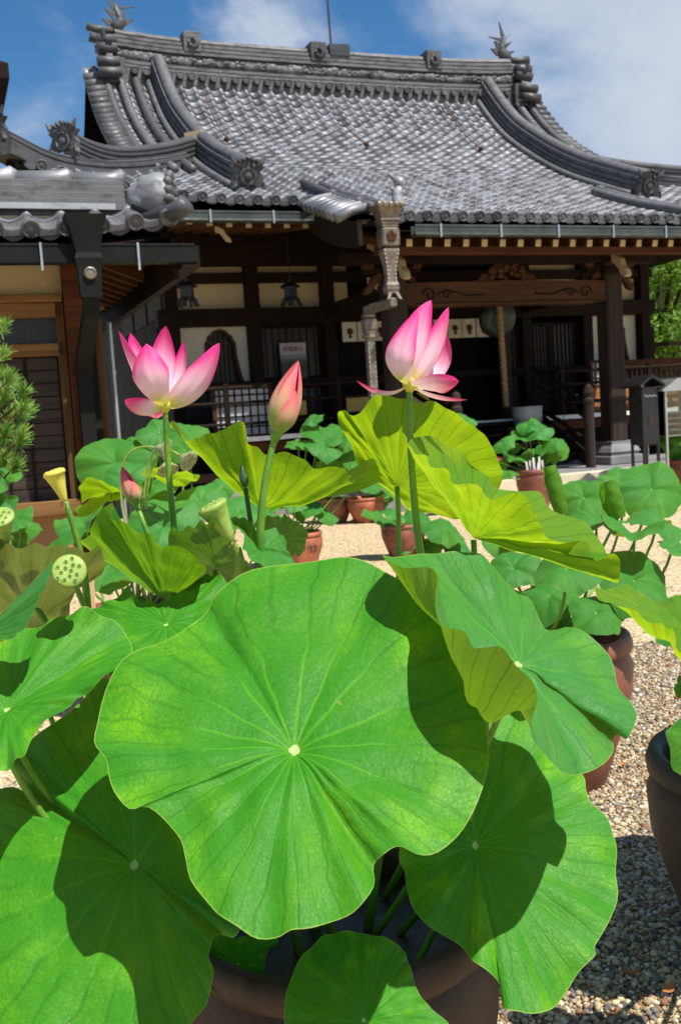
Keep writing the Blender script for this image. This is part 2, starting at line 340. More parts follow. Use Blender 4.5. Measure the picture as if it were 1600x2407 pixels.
    tr = t.N('ShaderNodeBsdfTranslucent'); tcm = t.mix(t.M('MULTIPLY', t.M('ADD', v1, t.M('MULTIPLY', v2, 0.7), None, True), 0.6), tcol, tuple(x*0.42 for x in tcol)); tcm = t.mix(t.M('MULTIPLY', net2, 0.25), tcm, tuple(x*0.6 for x in tcol)); tcm = t.mix(ych, tcm, (min(tcol[0]*1.6, 0.75), tcol[1]*1.1, tcol[2])); t.put(tr.inputs[0], tcm); t.l.new(nrm, tr.inputs['Normal'])
    m = t.N('ShaderNodeMixShader'); m.inputs[0].default_value = trans; t.l.new(pr, m.inputs[1]); t.l.new(tr.outputs[0], m.inputs[2])
    return t.end(m.outputs[0])
M['leaf'] = leaf_mat('lotus_leaf', (0.026, 0.20, 0.007), (0.10, 0.25, 0.03), (0.11, 0.34, 0.006), patch=0.75, trans=0.14, tcol=(0.22, 0.5, 0.015))
M['leaf_blue'] = leaf_mat('lotus_leaf_waxy', (0.034, 0.205, 0.034), (0.16, 0.30, 0.03), (0.10, 0.32, 0.015), patch=0.4, gloss=0.38, trans=0.22, tcol=(0.34, 0.6, 0.01))
M['leaf_yellow'] = leaf_mat('lotus_leaf_yellowing', (0.07, 0.27, 0.02), (0.16, 0.30, 0.025), (0.24, 0.38, 0.015), tcol=(0.40, 0.64, 0.008), trans=0.52, patch=0.5)
M['leaf_mid'] = leaf_mat('lotus_leaf_backlit', (0.04, 0.22, 0.012), (0.10, 0.26, 0.02), (0.16, 0.34, 0.012), tcol=(0.26, 0.56, 0.008), trans=0.42, patch=0.4)
M['leaf_far'] = leaf_mat('lotus_leaf_background', (0.032, 0.19, 0.022), (0.12, 0.26, 0.04), (0.10, 0.30, 0.015), patch=0.4, gloss=0.48, trans=0.2)
M['leaf_dry'] = leaf_mat('withering_lotus_leaf', (0.09, 0.18, 0.03), (0.15, 0.2, 0.06), (0.26, 0.26, 0.07), tcol=(0.3, 0.42, 0.04), patch=0.6, trans=0.2)
def stalk_mat(name, a, b):
    t = NT(name); p = t.obj(); n = t.noise(p, 14, 4); d = t.noise(p, 220, 2)
    c = t.mix(t.rng(n, 0.3, 0.7), a, b); c = t.mix(t.M('MULTIPLY', t.rng(d, 0.62, 0.7), 0.5), c, (0.06, 0.05, 0.02))
    return t.end(t.bsdf(c, 0.45, 0, t.bump(d, 0.3, 0.001), 0.4))
M['stalk'] = stalk_mat('lotus_stalk', (0.06, 0.2, 0.02), (0.15, 0.3, 0.03)); M['stalk_light'] = stalk_mat('pale_lotus_stalk', (0.2, 0.32, 0.05), (0.3, 0.4, 0.09)); M['stalk_dark'] = stalk_mat('dark_lotus_stalk', (0.02, 0.06, 0.02), (0.04, 0.1, 0.02))

def petal_mat(name, base, mid, tip, k0=0.22, k1=0.5, trans=0.42, warm=(0.95, 0.25, 0.12)):
    t = NT(name); uv = t.uv(); s = t.N('ShaderNodeSeparateXYZ'); t.put(s.inputs[0], uv)      # u across -1..1, v along 0..1
    f = t.noise(t.map(uv, (26, 1.2, 1)), 1.0, 4, 0.6); g = t.noise(uv, 1.7, 3)
    y = t.M('ADD', s.outputs[1], t.M('MULTIPLY', t.M('SUBTRACT', f, 0.5), 0.22)); ed = t.M('POWER', t.M('ABSOLUTE', s.outputs[0]), 3.0)
    y = t.M('ADD', y, t.M('MULTIPLY', ed, 0.26))
    c = t.mix(t.rng(y, k0-0.12, k0+0.14), base, mid); c = t.mix(t.rng(y, k1, 0.98), c, tip)
    c = t.mix(t.M('MULTIPLY', t.rng(f, 0.52, 0.72), t.rng(y, 0.25, 0.6, 0.0, 0.45)), c, tip)
    nrm = t.bump(f, 0.25, 0.003)
    pr = t.bsdf(c, 0.42, 0, nrm, 0.3, Sheen_Weight=0.1)
    tr = t.N('ShaderNodeBsdfTranslucent'); t.put(tr.inputs[0], t.mix(0.35, c, t.mix(t.rng(y, 0.1, 0.5), base, warm))); t.l.new(nrm, tr.inputs['Normal'])
    m = t.N('ShaderNodeMixShader'); m.inputs[0].default_value = trans; t.l.new(pr, m.inputs[1]); t.l.new(tr.outputs[0], m.inputs[2]); return t.end(m.outputs[0])
M['petal'] = petal_mat('lotus_petal', (0.74, 0.70, 0.14), (0.94, 0.68, 0.81), (0.76, 0.02, 0.26), 0.2, 0.42, 0.3)
M['petal_bud'] = petal_mat('lotus_bud_petal', (0.26, 0.33, 0.06), (0.58, 0.34, 0.2), (0.70, 0.10, 0.14), 0.42, 0.55, 0.15)
M['bud_core'] = plain('inner_bud', (0.62, 0.16, 0.14), 0.5, 0, 0.2, 30, 0.1)
M['petal_deep'] = petal_mat('deep_pink_petal', (0.75, 0.5, 0.3), (0.8, 0.2, 0.4), (0.7, 0.04, 0.22))
M['pod'] = plain('green_seed_pod', (0.28, 0.40, 0.08), 0.55, 0, 0.22, 25, 0.25, 120, dist=0.002)
M['pod_yellow'] = plain('yellow_seed_pod', (0.66, 0.56, 0.09), 0.6, 0, 0.2, 25, 0.25, 120, dist=0.002)
M['pod_dry'] = plain('withered_seed_pod', (0.3, 0.33, 0.15), 0.8, 0, 0.3, 30, 0.5, 120)
M['seed'] = plain('lotus_seed', (0.09, 0.13, 0.03), 0.6, 0, 0.3, 40, 0.1)
M['stamen'] = plain('withered_stamen', (0.3, 0.16, 0.05), 0.8, 0, 0.3, 60, 0.2)

# ================================================================== ground
HO = Vector((4.2398, 15.5897, -0.15)); HR = Matrix.Rotation(YAW, 3, 'Z')
def hw(u, v, z): return HO + HR @ Vector((u, v, z))                    # hall frame -> world
def hl(P): return HR.transposed() @ (Vector(P)-HO)                     # world -> hall frame
def hp(x, y, v=None, u=None, z=None):                                  # pixel -> point on a plane of the hall frame
    o = hl(CAMP); d = HR.transposed() @ ray(x, y)
    t = (v-o.y)/d.y if v is not None else ((u-o.x)/d.x if u is not None else (z-o.z)/d.z)
    return o+d*t

# ================================================================== main hall
hall = empty('temple_hall', HO, YAW, 'dark timber temple hall with curved grey tiled roof and open front porch', 'temple')
UC = -1.78; PIT = 0.25
_pv = np.array([-1.2, 0.3, 0.94, 1.92, 3.2, 4.25, 5.42, 6.1, 6.4]); _pz = np.array([3.86, 4.36, 4.61, 5.0, 5.56, 6.15, 6.98, 7.68, 8.03])
_m = np.gradient(_pz, _pv)
def zf(v):
    v = np.clip(v, -1.2, 6.4); i = np.clip(np.searchsorted(_pv, v)-1, 0, len(_pv)-2); h = _pv[i+1]-_pv[i]; t = (v-_pv[i])/h
    return (2*t**3-3*t**2+1)*_pz[i]+(t**3-2*t**2+t)*h*_m[i]+(-2*t**3+3*t**2)*_pz[i+1]+(t**3-t**2)*h*_m[i+1]
def lift(u, v):
    a = np.clip((np.abs(np.asarray(u)-UC)-3.4)/3.3, 0, 1)**2.2; b = np.clip(1-(np.asarray(v)-0.3)/3.6, 0, 1)
    return 0.5*a*b
def zr(u, v): return zf(v)+lift(u, v)
UL, UR = UC-6.7, UC+6.7; VE = 0.3; VR = 6.4; KU0, KU1 = -4.35, 0.85; VK = -1.2; VG = 4.7
def vmax(u): return VR if abs(u-UC) < VG else max(VE+6.7-abs(u-UC), VE)

# ---- roof body (boards under the tiles)
rb = MB()
def sheet(mb, us, vs, fz, flip=False):
    base = len(mb.v); n = len(vs); P = [(u, v, float(fz(u, v))) for u in us for v in vs]
    F = [(i*n+j, (i+1)*n+j, (i+1)*n+j+1, i*n+j+1) for i in range(len(us)-1) for j in range(n-1)]
    mb.add(P, F)
vs_m = np.linspace(VE, VR, 26)
for dz in (-0.05, -0.17):
    P = []; nu = 44
    for v in vs_m:
        half = min(VG, 1e9) if v > VE+2.0 else 6.7-(v-VE)
        for a in np.linspace(-1, 1, nu): u = UC+a*half; P.append((u, v, float(zr(u, v))+dz))
    rb.add(P, [(i*nu+j, i*nu+j+1, (i+1)*nu+j+1, (i+1)*nu+j) for i in range(len(vs_m)-1) for j in range(nu-1)])
    P = [(u, 2*VR-v, float(zr(u, v))+dz) for v in vs_m for u in (UC-(VG if v > VE+2 else 6.7-(v-VE)), UC+(VG if v > VE+2 else 6.7-(v-VE)))]
    rb.add(P, [(2*i, 2*i+2, 2*i+3, 2*i+1) for i in range(len(vs_m)-1)])
    sheet(rb, np.linspace(KU0, KU1, 12), np.linspace(VK, VE, 8), lambda u, v: zr(u, v)+dz)
    for sgn in (-1, 1):                                               # side slopes below the gables
        P = []; ds = np.linspace(0, 3.0, 9)
        for d in ds:
            for a in np.linspace(0, 1, 12):
                v = VE+d+a*(2*(VR-VE)-2*d); P.append((UC+sgn*(6.7-d), v, float(zf(VE+d))+float(lift(UC+6.7-d, VE+d))*abs(2*a-1)**3+dz))
        rb.add(P, [(i*12+j, i*12+j+1, (i+1)*12+j+1, (i+1)*12+j) for i in range(8) for j in range(11)])
roof = rb.build('roof', M['wood_dark_h'], hall)

# ---- tiles
def tile_profile():
    out = []
    for p in (0, 0.17, 0.34, 0.51, 0.68, 0.77, 0.86, 0.95, 1.05):
        z = -0.03*math.sin(math.pi*p/0.68) if p < 0.68 else 0.034*math.sin(math.pi*(p-0.68)/0.37)
        out.append(((p-0.5)*PIT, z))
    return out
TPF = tile_profile()
def tile_base(length=0.31, th=0.026):
    n = len(TPF); v = [(x, 0, z) for x, z in TPF]+[(x, length, z) for x, z in TPF]+[(x, 0.004, z-th) for x, z in TPF]
    f = [(i, i+1, n+i+1, n+i) for i in range(n-1)]+[(2*n+i, 2*n+i+1, i+1, i) for i in range(n-1)]
    return np.array(v), f
TB, TF = tile_base()
EXP = 0.225
_vv = np.linspace(VK, VR, 1200); _ss = np.concatenate([[0], np.cumsum(np.hypot(np.diff(_vv), np.diff(zf(_vv))))])
def v_at_s(s): return np.interp(s, _ss, _vv)
def s_at_v(v): return np.interp(v, _vv, _ss)
def tile_frame(u, s):
    v0 = float(v_at_s(s)); v1 = float(v_at_s(s+0.3)); P0 = Vector((u, v0, float(zr(u, v0))+0.035)); P1 = Vector((u, v1, float(zr(u, v1))-0.002))
    T = (P1-P0).normalized(); X = Vector((1, 0, float(lift(u+0.1, v0)-lift(u-0.1, v0))/0.2)).normalized(); N = X.cross(T).normalized(); T = N.cross(X)
    return P0, X, T, N
tiles = []
k0 = int(round((UL-UC)/PIT)); k1 = -k0
for k in range(k0, k1):
    u = UC+(k+0.5)*PIT; s0 = float(s_at_v(VK if KU0 < u < KU1 else VE)); s1 = float(s_at_v(vmax(u)))-0.12; i = 0; s = s0
    while s < s1:
        P, X, T, N = tile_frame(u, s)
        w = HO+HR @ P; q = w-CAMP; d = q.dot(cF); px = 800+FPX*q.dot(cR)/d
        tiles.append((i == 0, d+(100 if (px < 430 or px > 1620) else 0), P, X, T, N)); s += EXP; i += 1
def mesh_tile(name, v, f, mat):
    me = bpy.data.meshes.new(name); me.from_pydata([tuple(p) for p in v], [], f); me.materials.append(mat); me.polygons.foreach_set('use_smooth', [True]*len(f)); me.update(); return me
tile_me = mesh_tile('tile', TB, TF, M['tile'])
# eave tile: the same tile with a pendant lip and a round end disc
em = MB(); em.add(TB, TF); n_ = len(TPF)
lipv = [(x, -0.002, z+0.004) for x, z in TPF[:6]]+[(x, -0.012, z-0.062-0.012*math.sin(math.pi*i/5)) for i, (x, z) in enumerate(TPF[:6])]
em.add(lipv, [(6+i, 7+i, i+1, i) for i in range(5)])
Mf = Matrix(((1, 0, 0), (0, 0, -1), (0, 1, 0)))                         # disc axis along -y
em.smooth = False
em.lathe([(0.068, -0.05), (0.068, 0.02), (0.058, 0.024), (0.05, 0.014), (0.03, 0.012), (0.026, 0.02), (0.001, 0.022)], 16, (0.36*PIT, 0, -0.012), Mf @ Matrix.Diagonal((1, 1, 1)))
eave_me = em.mesh('eave_tile', M['ridge'])
em2 = [o for o in tiles if o[0]]; rest = sorted([o for o in tiles if not o[0]], key=lambda o: o[1])
def put_tile(name, me, t, par):
    P, X, T, N = t[2:]
    o = bpy.data.objects.new(name, me); COL.objects.link(o); o.parent = par
    j = random.uniform(-0.012, 0.012)
    o.matrix_local = Matrix(((X.x, T.x, N.x, P.x), (X.y, T.y, N.y, P.y), (X.z, T.z, N.z, P.z+random.uniform(-0.003, 0.004)), (0, 0, 0, 1))) @ Matrix.Rotation(j, 4, 'Z')
for t in em2: put_tile('eave_tile', eave_me, t, roof)
for t in rest[:298]: put_tile('tile', tile_me, t, roof)
far = rest[298:]
def join_tiles(name, lst, par):
    A = np.array([[t[3][:], t[4][:], t[5][:]] for t in lst]); P = np.array([t[2][:] for t in lst]); jj = rng.normal(0, 0.012, len(lst)); P[:, 2] += rng.uniform(-0.004, 0.005, len(lst))
    B = np.repeat(TB[None], len(lst), 0); c, s = np.cos(jj)[:, None], np.sin(jj)[:, None]
    B = np.stack([B[..., 0]*c-B[..., 1]*s, B[..., 0]*s+B[..., 1]*c, B[..., 2]], -1)
    V = np.einsum('tvi,tij->tvj', B, A)+P[:, None]; nv = len(TB)
    F = (np.array(TF)[None]+(np.arange(len(lst))*nv)[:, None, None]).reshape(-1, 4)
    me = bpy.data.meshes.new(name); me.from_pydata(V.reshape(-1, 3).tolist(), [], F.tolist()); me.materials.append(M['tile'])
    at_ = me.attributes.new('var', 'FLOAT', 'POINT'); at_.data.foreach_set('value', np.repeat(rng.random(len(lst)), nv).astype(np.float32))
    me.polygons.foreach_set('use_smooth', [True]*len(me.polygons)); me.update()
    return tag(link(name, me, par), kind='stuff')
join_tiles('upper_tiles', far, roof)

# ---- ridges
def courses(w, h, n, cap=True, taper=0.8, step=0.035):
    """outline of stacked ridge courses, width w at the base, height h, round cap on top"""
    L = []; hb = h*(0.78 if cap else 1.0)
    for i in range(n):
        ww = w/2*(1-(1-taper)*i/max(n-1, 1)); z0 = hb*i/n; z1 = hb*(i+1)/n
        L += [(ww, z0+0.004), (ww, z1-0.03), (ww-step, z1-0.026), (ww-step, z1+0.002)]
    R = [(-a, b) for a, b in reversed(L)]; C = []
    if cap:
        r = w/2*taper*0.82
        C = [(r*math.cos(math.pi*i/8), hb+(h-hb)*math.sin(math.pi*i/8)) for i in range(9)]
    return [(0, -0.12)]+[(w/2, -0.12)]+L+C+R+[(-w/2, -0.12)]
def demon_tile(mb, c, s, ax, up, out):
    """onigawara: scrolled shield with a boss, horns and side curls facing `out`"""
    c = Vector(c); ax = Vector(ax).normalized(); up = Vector(up).normalized(); out = Vector(out).normalized()
    poly = [(-.5, -.45), (-.34, -.5), (-.28, -.3), (.28, -.3), (.34, -.5), (.5, -.45), (.56, -.1), (.44, .12), (.6, .3), (.42, .36), (.3, .5), (.12, .46), (0, .6), (-.12, .46), (-.3, .5), (-.42, .36), (-.6, .3), (-.44, .12), (-.56, -.1)]
    mb.prism([(a*s, b*s) for a, b in poly], c, ax, up, out*0.16*s)
    Mo = Matrix((ax, up, out)).transposed()
    mb.lathe([(.3*s, 0), (.3*s, .08*s), (.25*s, .1*s), (.22*s, .05*s), (.13*s, .05*s), (.11*s, .12*s), (.001, .15*s)], 16, c+out*.15*s-up*.02*s, Mo)
    for sg in (-1, 1):
        mb.tube([c+ax*sg*.3*s+up*.3*s+out*.1*s, c+ax*sg*.48*s+up*.42*s+out*.2*s, c+ax*sg*.6*s+up*.62*s+out*.22*s], [.11*s, .09*s, .03*s], 7)
        mb.tube([c+ax*sg*.4*s-up*.3*s+out*.15*s, c+ax*sg*.56*s-up*.38*s+out*.2*s, c+ax*sg*.5*s-up*.18*s+out*.24*s], [.1*s, .09*s, .05*s], 7)
        mb.sphere(c+ax*sg*.2*s+up*.3*s+out*.18*s, .09*s, 8, 5)
    for i in range(-2, 3): mb.tube([c+ax*i*.15*s+up*.46*s+out*.05*s, c+ax*i*.16*s+up*(.6-.05*abs(i))*s+out*.3*s], [.07*s, .05*s], 7)
def ridge_path(u, v0, v1, n, dz=0.0): return [(u, v, float(zr(u, v))+dz) for v in np.linspace(v0, v1, n)]

for sgn, nm in ((-1, 'l'), (1, 'r')):
    u = UC+sgn*3.42
    m = MB(); m.smooth = False; m.sweep(courses(0.30, 0.44, 4, True, 0.86), ridge_path(u, 6.3, 1.15, 26, 0.02), (1, 0, 0))
    kd = m.build('descending_ridge', M['ridge'], hall)
    m = MB(); m.smooth = True                                           # round cap tiles with raised joints
    pth = ridge_path(u, 6.3, 1.12, 60, 0.38); m.tube(pth, [0.085+(0.012 if i % 3 == 0 else 0) for i in range(60)], 10, True, (1, 0, 0)); m.build('ridge_cap', M['ridge'], kd)
    m = MB(); m.smooth = True; m.tube(ridge_path(u-sgn*-0.0-0.2, 6.2, 1.3, 26, 0.05), 0.06, 8, True, (1, 0, 0)); m.tube(ridge_path(u+0.2, 6.2, 1.3, 26, 0.05), 0.06, 8, True, (1, 0, 0)); m.build('ridge_side_roll', M['ridge'], kd)
    m = MB(); demon_tile(m, (u, 1.12, float(zf(1.1))+0.22), 0.42, (1, 0, 0), (0, -0.25, 1), (0, -1, -0.25)); m.build('demon_tile', M['ridge'], kd)
    # hip ridge: upper and lower run with end tiles
    def hip(t): uu = UC+sgn*(3.5+3.2*t); vv = 3.35-3.2*t+0.15; return uu, vv
    A = [hip(t) for t in np.linspace(0.0, 0.72, 14)]
    m = MB(); m.sweep(courses(0.26, 0.36, 4, True, 0.85), [(a, b, float(zf(b))+float(lift(a, b))+0.02+0.16*max(0, i-8)**2/25.0) for i, (a, b) in enumerate(A)], (-sgn*0.707*-1, 0.707, 0)); hp1 = m.build('hip_ridge', M['ridge'], hall)
    m = MB(); m.box(-0.02, 0.02, -0.16, 0.16, -0.05, 0.36); o = m.build('mortar_face', M['cream'], hp1); a, b = A[0]; o.location = (a+sgn*0.06, b-0.14, float(zf(b))+0.04); o.rotation_euler = (0, 0, math.radians(-45 if sgn > 0 else 45))
    a, b = A[-1]; m = MB(); demon_tile(m, (a+sgn*0.05, b-0.05, float(zr(a, b))+0.38), 0.40, (0.707, sgn*0.707, 0), (0, 0, 1), (sgn*0.707, -0.707, 0)); m.build('demon_tile', M['ridge'], hp1)
    B = [hip(t) for t in np.linspace(0.1, 1.02, 16)]
    m = MB(); m.sweep(courses(0.34, 0.20, 2, True, 0.9), [(a, b, float(zf(b))+float(lift(a, b))+0.0+0.12*max(0, i-11)**2/16.0) for i, (a, b) in enumerate(B)], (sgn*0.707, 0.707, 0)); hp2 = m.build('hip_ridge', M['ridge'], hall)
    a, b = B[-1]; m = MB(); demon_tile(m, (a+sgn*0.05, b-0.05, float(zf(b))+float(lift(a, b))+0.3), 0.36, (0.707, sgn*0.707, 0), (0, 0, 1), (sgn*0.707, -0.707, 0)); m.build('demon_tile', M['ridge'], hp2)
    # verge: long barrel rolls, short cross tiles along the gable edge
    for q, du in enumerate((3.86, 4.14, 4.40)):
        m = MB(); m.smooth = True; m.tube(ridge_path(UC+sgn*du, 6.25, 2.4+0.25*q*0, 26, 0.07), [0.075]*26, 9, True, (1, 0, 0)); m.build('verge_roll', M['ridge'], roof)
    m = MB(); m.smooth = True; L = 0.3; m.tube([(0, 0, 0), (L*0.5, 0, -0.02), (L, 0, -0.06)], [0.085, 0.09, 0.095], 9); vt = m.mesh('verge_tile', M['ridge'])
    s = float(s_at_v(2.5))
    while s < float(s_at_v(6.2)):
        v = float(v_at_s(s)); o = link('verge_tile', vt, roof, (UC+sgn*4.46, v, float(zr(UC+sgn*4.4, v))+0.05), (0, 0, 0 if sgn > 0 else math.pi)); s += 0.205
    m = MB(); m.sweep([(-.03, -.42), (.03, -.42), (.03, -.06), (-.03, -.06)], ridge_path(UC+sgn*4.55, 6.35, 2.4, 22, 0), (1, 0, 0)); m.build('bargeboard', M['wood_dark_h'], hall)
    m = MB(); gv = np.linspace(2.4, 2*VR-2.4, 30)                        # recessed gable wall
    poly = [(v, float(zf(min(v, 2*VR-v)))-0.1) for v in gv]+[(2*VR-2.4, 4.9), (2.4, 4.9)]
    m.prism(poly, (UC+sgn*3.9, 0, 0), (0, 1, 0), (0, 0, 1), (sgn*0.06, 0, 0)); gw = m.build('gable_wall', M['shade_black'], hall)
    m = MB(); m.box(UC+sgn*4.02-0.05, UC+sgn*4.02+0.05, VR-0.09, VR+0.09, 5.2, 7.6); m.box(UC+sgn*4.02-0.045, UC+sgn*4.02+0.045, 4.2, 8.6, 5.75, 5.95); m.build('gable_timber', M['wood_brown'], gw)

# ---- main ridge (stacked courses, carved band, cap, crest blocks)
RU0, RU1 = UC-4.2, UC+4.2; nR = 40
def rz(u): return 7.83+0.10*((u-UC)/4.2)**4
rp = [(u, VR, rz(u)) for u in np.linspace(RU0, RU1, nR)]
m = MB(); m.sweep([(-.27, -.2), (.27, -.2), (.27, .09), (.23, .095), (.23, .11), (.25, .115), (.25, .165), (.21, .17), (.21, .185), (.23, .19), (.23, .245), (.14, .25), (.14, .47), (.22, .475), (.22, .53), (.17, .535), (.17, .55), (.2, .555), (.2, .61), (.15, .615), (.15, .63), (.18, .635), (.18, .69), (.13, .70), (.15, .73), (.1, .80), (0, .84), (-.1, .8), (-.14, .73), (-.14, .675), (-.16, .67), (-.16, .465), (-.15, .46), (-.15, .29), (-.21, .285), (-.21, .225), (-.25, .165), (-.25, .105), (-.27, .1)], rp, (0, -1, 0)); mr = m.build('main_ridge', M['ridge'], hall)
m = MB(); m.smooth = True
x = RU0+0.1
while x < RU1-0.1:                                                       # carved wave and cloud band
    r = random.uniform(0.06, 0.11); zc = rz(x)+0.36
    m.sphere((x, VR-0.165, zc+random.uniform(-.03, .03)), r, 8, 5, (1.2, 0.5, 0.85))
    if random.random() < 0.8:
        a = random.uniform(0, 6.28); m.tube([(x+0.07*math.cos(a+t)*(1-t/7), VR-0.19, zc+0.06*math.sin(a+t)*(1-t/7)) for t in np.linspace(0, 4.5, 7)], [0.022]*7, 5)
    x += random.uniform(0.07, 0.13)
tag(m.build('carved_band', M['ridge'], mr), kind='stuff')
m = MB(); sm = MB()
for i in range(int((RU1-RU0)/0.21)):                                     # scalloped row under the ridge
    if i == 0: sm.lathe([(0.075, 0), (0.075, 0.1), (0.06, 0.108), (0.05, 0.098), (0.001, 0.1)], 12, (0, 0, 0), Mf); sme = sm.mesh('scallop_tile', M['ridge'])
    u = RU0+0.12+i*0.21; link('scallop_tile', sme, mr, (u, VR-0.26, rz(u)+0.035+random.uniform(-.004, .004)))
for px in (452, 747, 1017):
    u = hp(px, 110, v=VR-0.2).x; z = rz(u)
    m = MB(); m.box(u-.17, u+.17, VR-.24, VR+.2, z+.52, z+.90, 0.015)
    for a in range(7): q = a*0.9; m.tube([(u+.1*math.cos(q)*(.4+a*.1), VR-.25, z+.71+.11*math.sin(q)*(.4+a*.1)), (u+.1*math.cos(q+.8)*(.5+a*.1), VR-.27, z+.71+.11*math.sin(q+.8)*(.5+a*.1))], 0.028, 6)
    m.build('crest_block', M['ridge'], mr)
for sgn in (-1, 1):                                                      # ridge end: stacked projecting end tiles
    u = UC+sgn*4.2; m = MB(); m.smooth = True
    for z, L, r in ((.78, .42, .07), (.6, .38, .085), (.44, .2, .09)): m.tube([(u-sgn*.05, VR-.03, rz(u)+z), (u+sgn*L*.6, VR-.03, rz(u)+z+.02), (u+sgn*L, VR-.03, rz(u)+z+.06)], [r, r, r*1.1], 10)
    for v, z, L in ((VR-.28, .55, .3), (VR-.3, .4, .3), (VR-.42, .12, .34), (VR-.52, -.1, .34)): m.tube([(u-sgn*.05, v, rz(u)+z), (u+sgn*L, v, rz(u)+z-.03)], [.085, .1], 10)
    m.smooth = False; demon_tile(m, (u+sgn*.05, VR, rz(u)+.25), 0.7, (0, 1, 0), (0, 0, 1), (sgn, 0, 0)); m.box(u-.15, u+.15, VR-.4, VR+.4, rz(u)-.25, rz(u)+.2)
    m.build('ridge_end', M['ridge'], mr)
    m = MB(); m.smooth = True; b = u-sgn*.16; z = rz(u)+.83              # fish finial: head on the ridge, tail in the air
    S = [(b+sgn*.10, z-.02, .10), (b+sgn*.02, z+.06, .125), (b-sgn*.06, z+.16, .105), (b-sgn*.04, z+.27, .075), (b+sgn*.02, z+.36, .05), (b+sgn*.03, z+.44, .03)]
    m.tube([(p[0], VR, p[1]) for p in S], [p[2] for p in S], 10)
    m.smooth = False
    tip = Vector((b+sgn*.03, VR, z+.40))
    for dx, dz in ((-.36, .02), (-.10, .34), (.16, .12)): m.prism([(-.04, -.06), (0.04, .0), (sgn*dx, dz)], tip+Vector((0, -.02, 0)), (1, 0, 0), (0, 0, 1), (0, .04, 0))
    for p, dx, dz in (((b-sgn*.12, z+.12), -.17, .06), ((b+sgn*.1, z+.08), .19, .09), ((b+sgn*.05, z+.24), .18, .12), ((b-sgn*.1, z+.24), -.1, .1), ((b+sgn*.14, z-.02), .16, -.02)): m.prism([(-.03, -.08), (0.03, .07), (sgn*dx, dz)], (p[0], VR-.03, p[1]), (1, 0, 0), (0, 0, 1), (0, .06, 0))
    m.sphere((b+sgn*.16, VR, z-.02), .08, 8, 5); m.build('fish_finial', M['ridge'], mr)
u = hp(785, 125, v=VR).x; m = MB(); m.tube([(u-.05, VR, 8.5), (u-.09, VR, 10.6)], 0.022, 6); m.box(u-.16, u+.26, VR-.2, VR-.02, rz(u)+.68, rz(u)+.9); m.build('lightning_rod', M['gutter'], hall)
# rusty fixings running down the tiles
for px0, py0, px1, py1 in ((478, 225, 540, 340), (760, 213, 870, 355), (1040, 235, 1140, 362)):
    m = MB(); a = hp(px0, py0, v=6.0); b = hp(px1, py1, v=4.2)
    pts = [(a.x+(b.x-a.x)*t, 6.05+(4.35-6.05)*t, float(zf(6.05+(4.35-6.05)*t))+0.085) for t in np.linspace(0, 1, 12)]
    m.tube(pts, 0.012, 5)
    m.sphere((pts[-1][0], pts[-1][1], pts[-1][2]), 0.05, 8, 5); m.build('rusty_chain', M['rust'], hall)

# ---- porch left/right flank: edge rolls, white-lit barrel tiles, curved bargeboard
for sgn, ue in ((-1, KU0), (1, KU1)):
    m = MB(); m.smooth = True
    for du in (0.06, 0.26): m.tube([(ue-sgn*du, v, float(zf(v))+0.11) for v in np.linspace(1.35-du, -1.12, 14)], 0.065, 9, True, (1, 0, 0))
    for v in (1.2, 0.2, -0.7): m.sphere((ue-sgn*.06, v, float(zf(v))+.11), 0.09, 8, 5)
    m.build('porch_edge_roll', M['ridge'], roof)
    vt2 = None
    for i in range(8):
        v = 0.12-i*0.165; m = MB(); m.smooth = True
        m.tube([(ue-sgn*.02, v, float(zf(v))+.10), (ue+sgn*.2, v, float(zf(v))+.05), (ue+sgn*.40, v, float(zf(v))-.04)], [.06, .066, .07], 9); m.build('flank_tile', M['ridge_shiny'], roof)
    pth = [(ue+sgn*.2, v, float(zf(v))-.12-0.06*math.sin((v+1.2)/1.6*math.pi)) for v in np.linspace(0.55, -1.3, 16)]
    m = MB(); m.sweep([(-.03, -.26), (.03, -.26), (.03, .04), (-.03, .04)], pth, (1, 0, 0)); m.sweep([(-.02, .0), (.3, .0), (.3, .05), (-.02, .05)], pth, (1, 0, 0)); m.build('bargeboard', M['wood_dark_h'], hall)
c = hw(KU0+0.35, VK+0.12, float(zf(VK))+0.1)
m = MB(); m.smooth = True; b = Vector((KU0+0.42, VK+0.12, float(zf(VK))+0.12))          # small guardian ornament on the porch corner
m.tube([b, b+Vector((.03, 0, .1)), b+Vector((.0, 0, .2)), b+Vector((.05, 0, .3))], [.09, .085, .07, .05], 9); m.sphere(b+Vector((.05, -.02, .34)), .06, 8, 6)
for a in range(6): m.tube([b+Vector((0, 0, .1+.05*a)), b+Vector((.12*math.cos(a*1.9), -.05, .14+.06*a))], [.035, .012], 6)
m.build('corner_ornament', M['ridge_shiny'], hall)

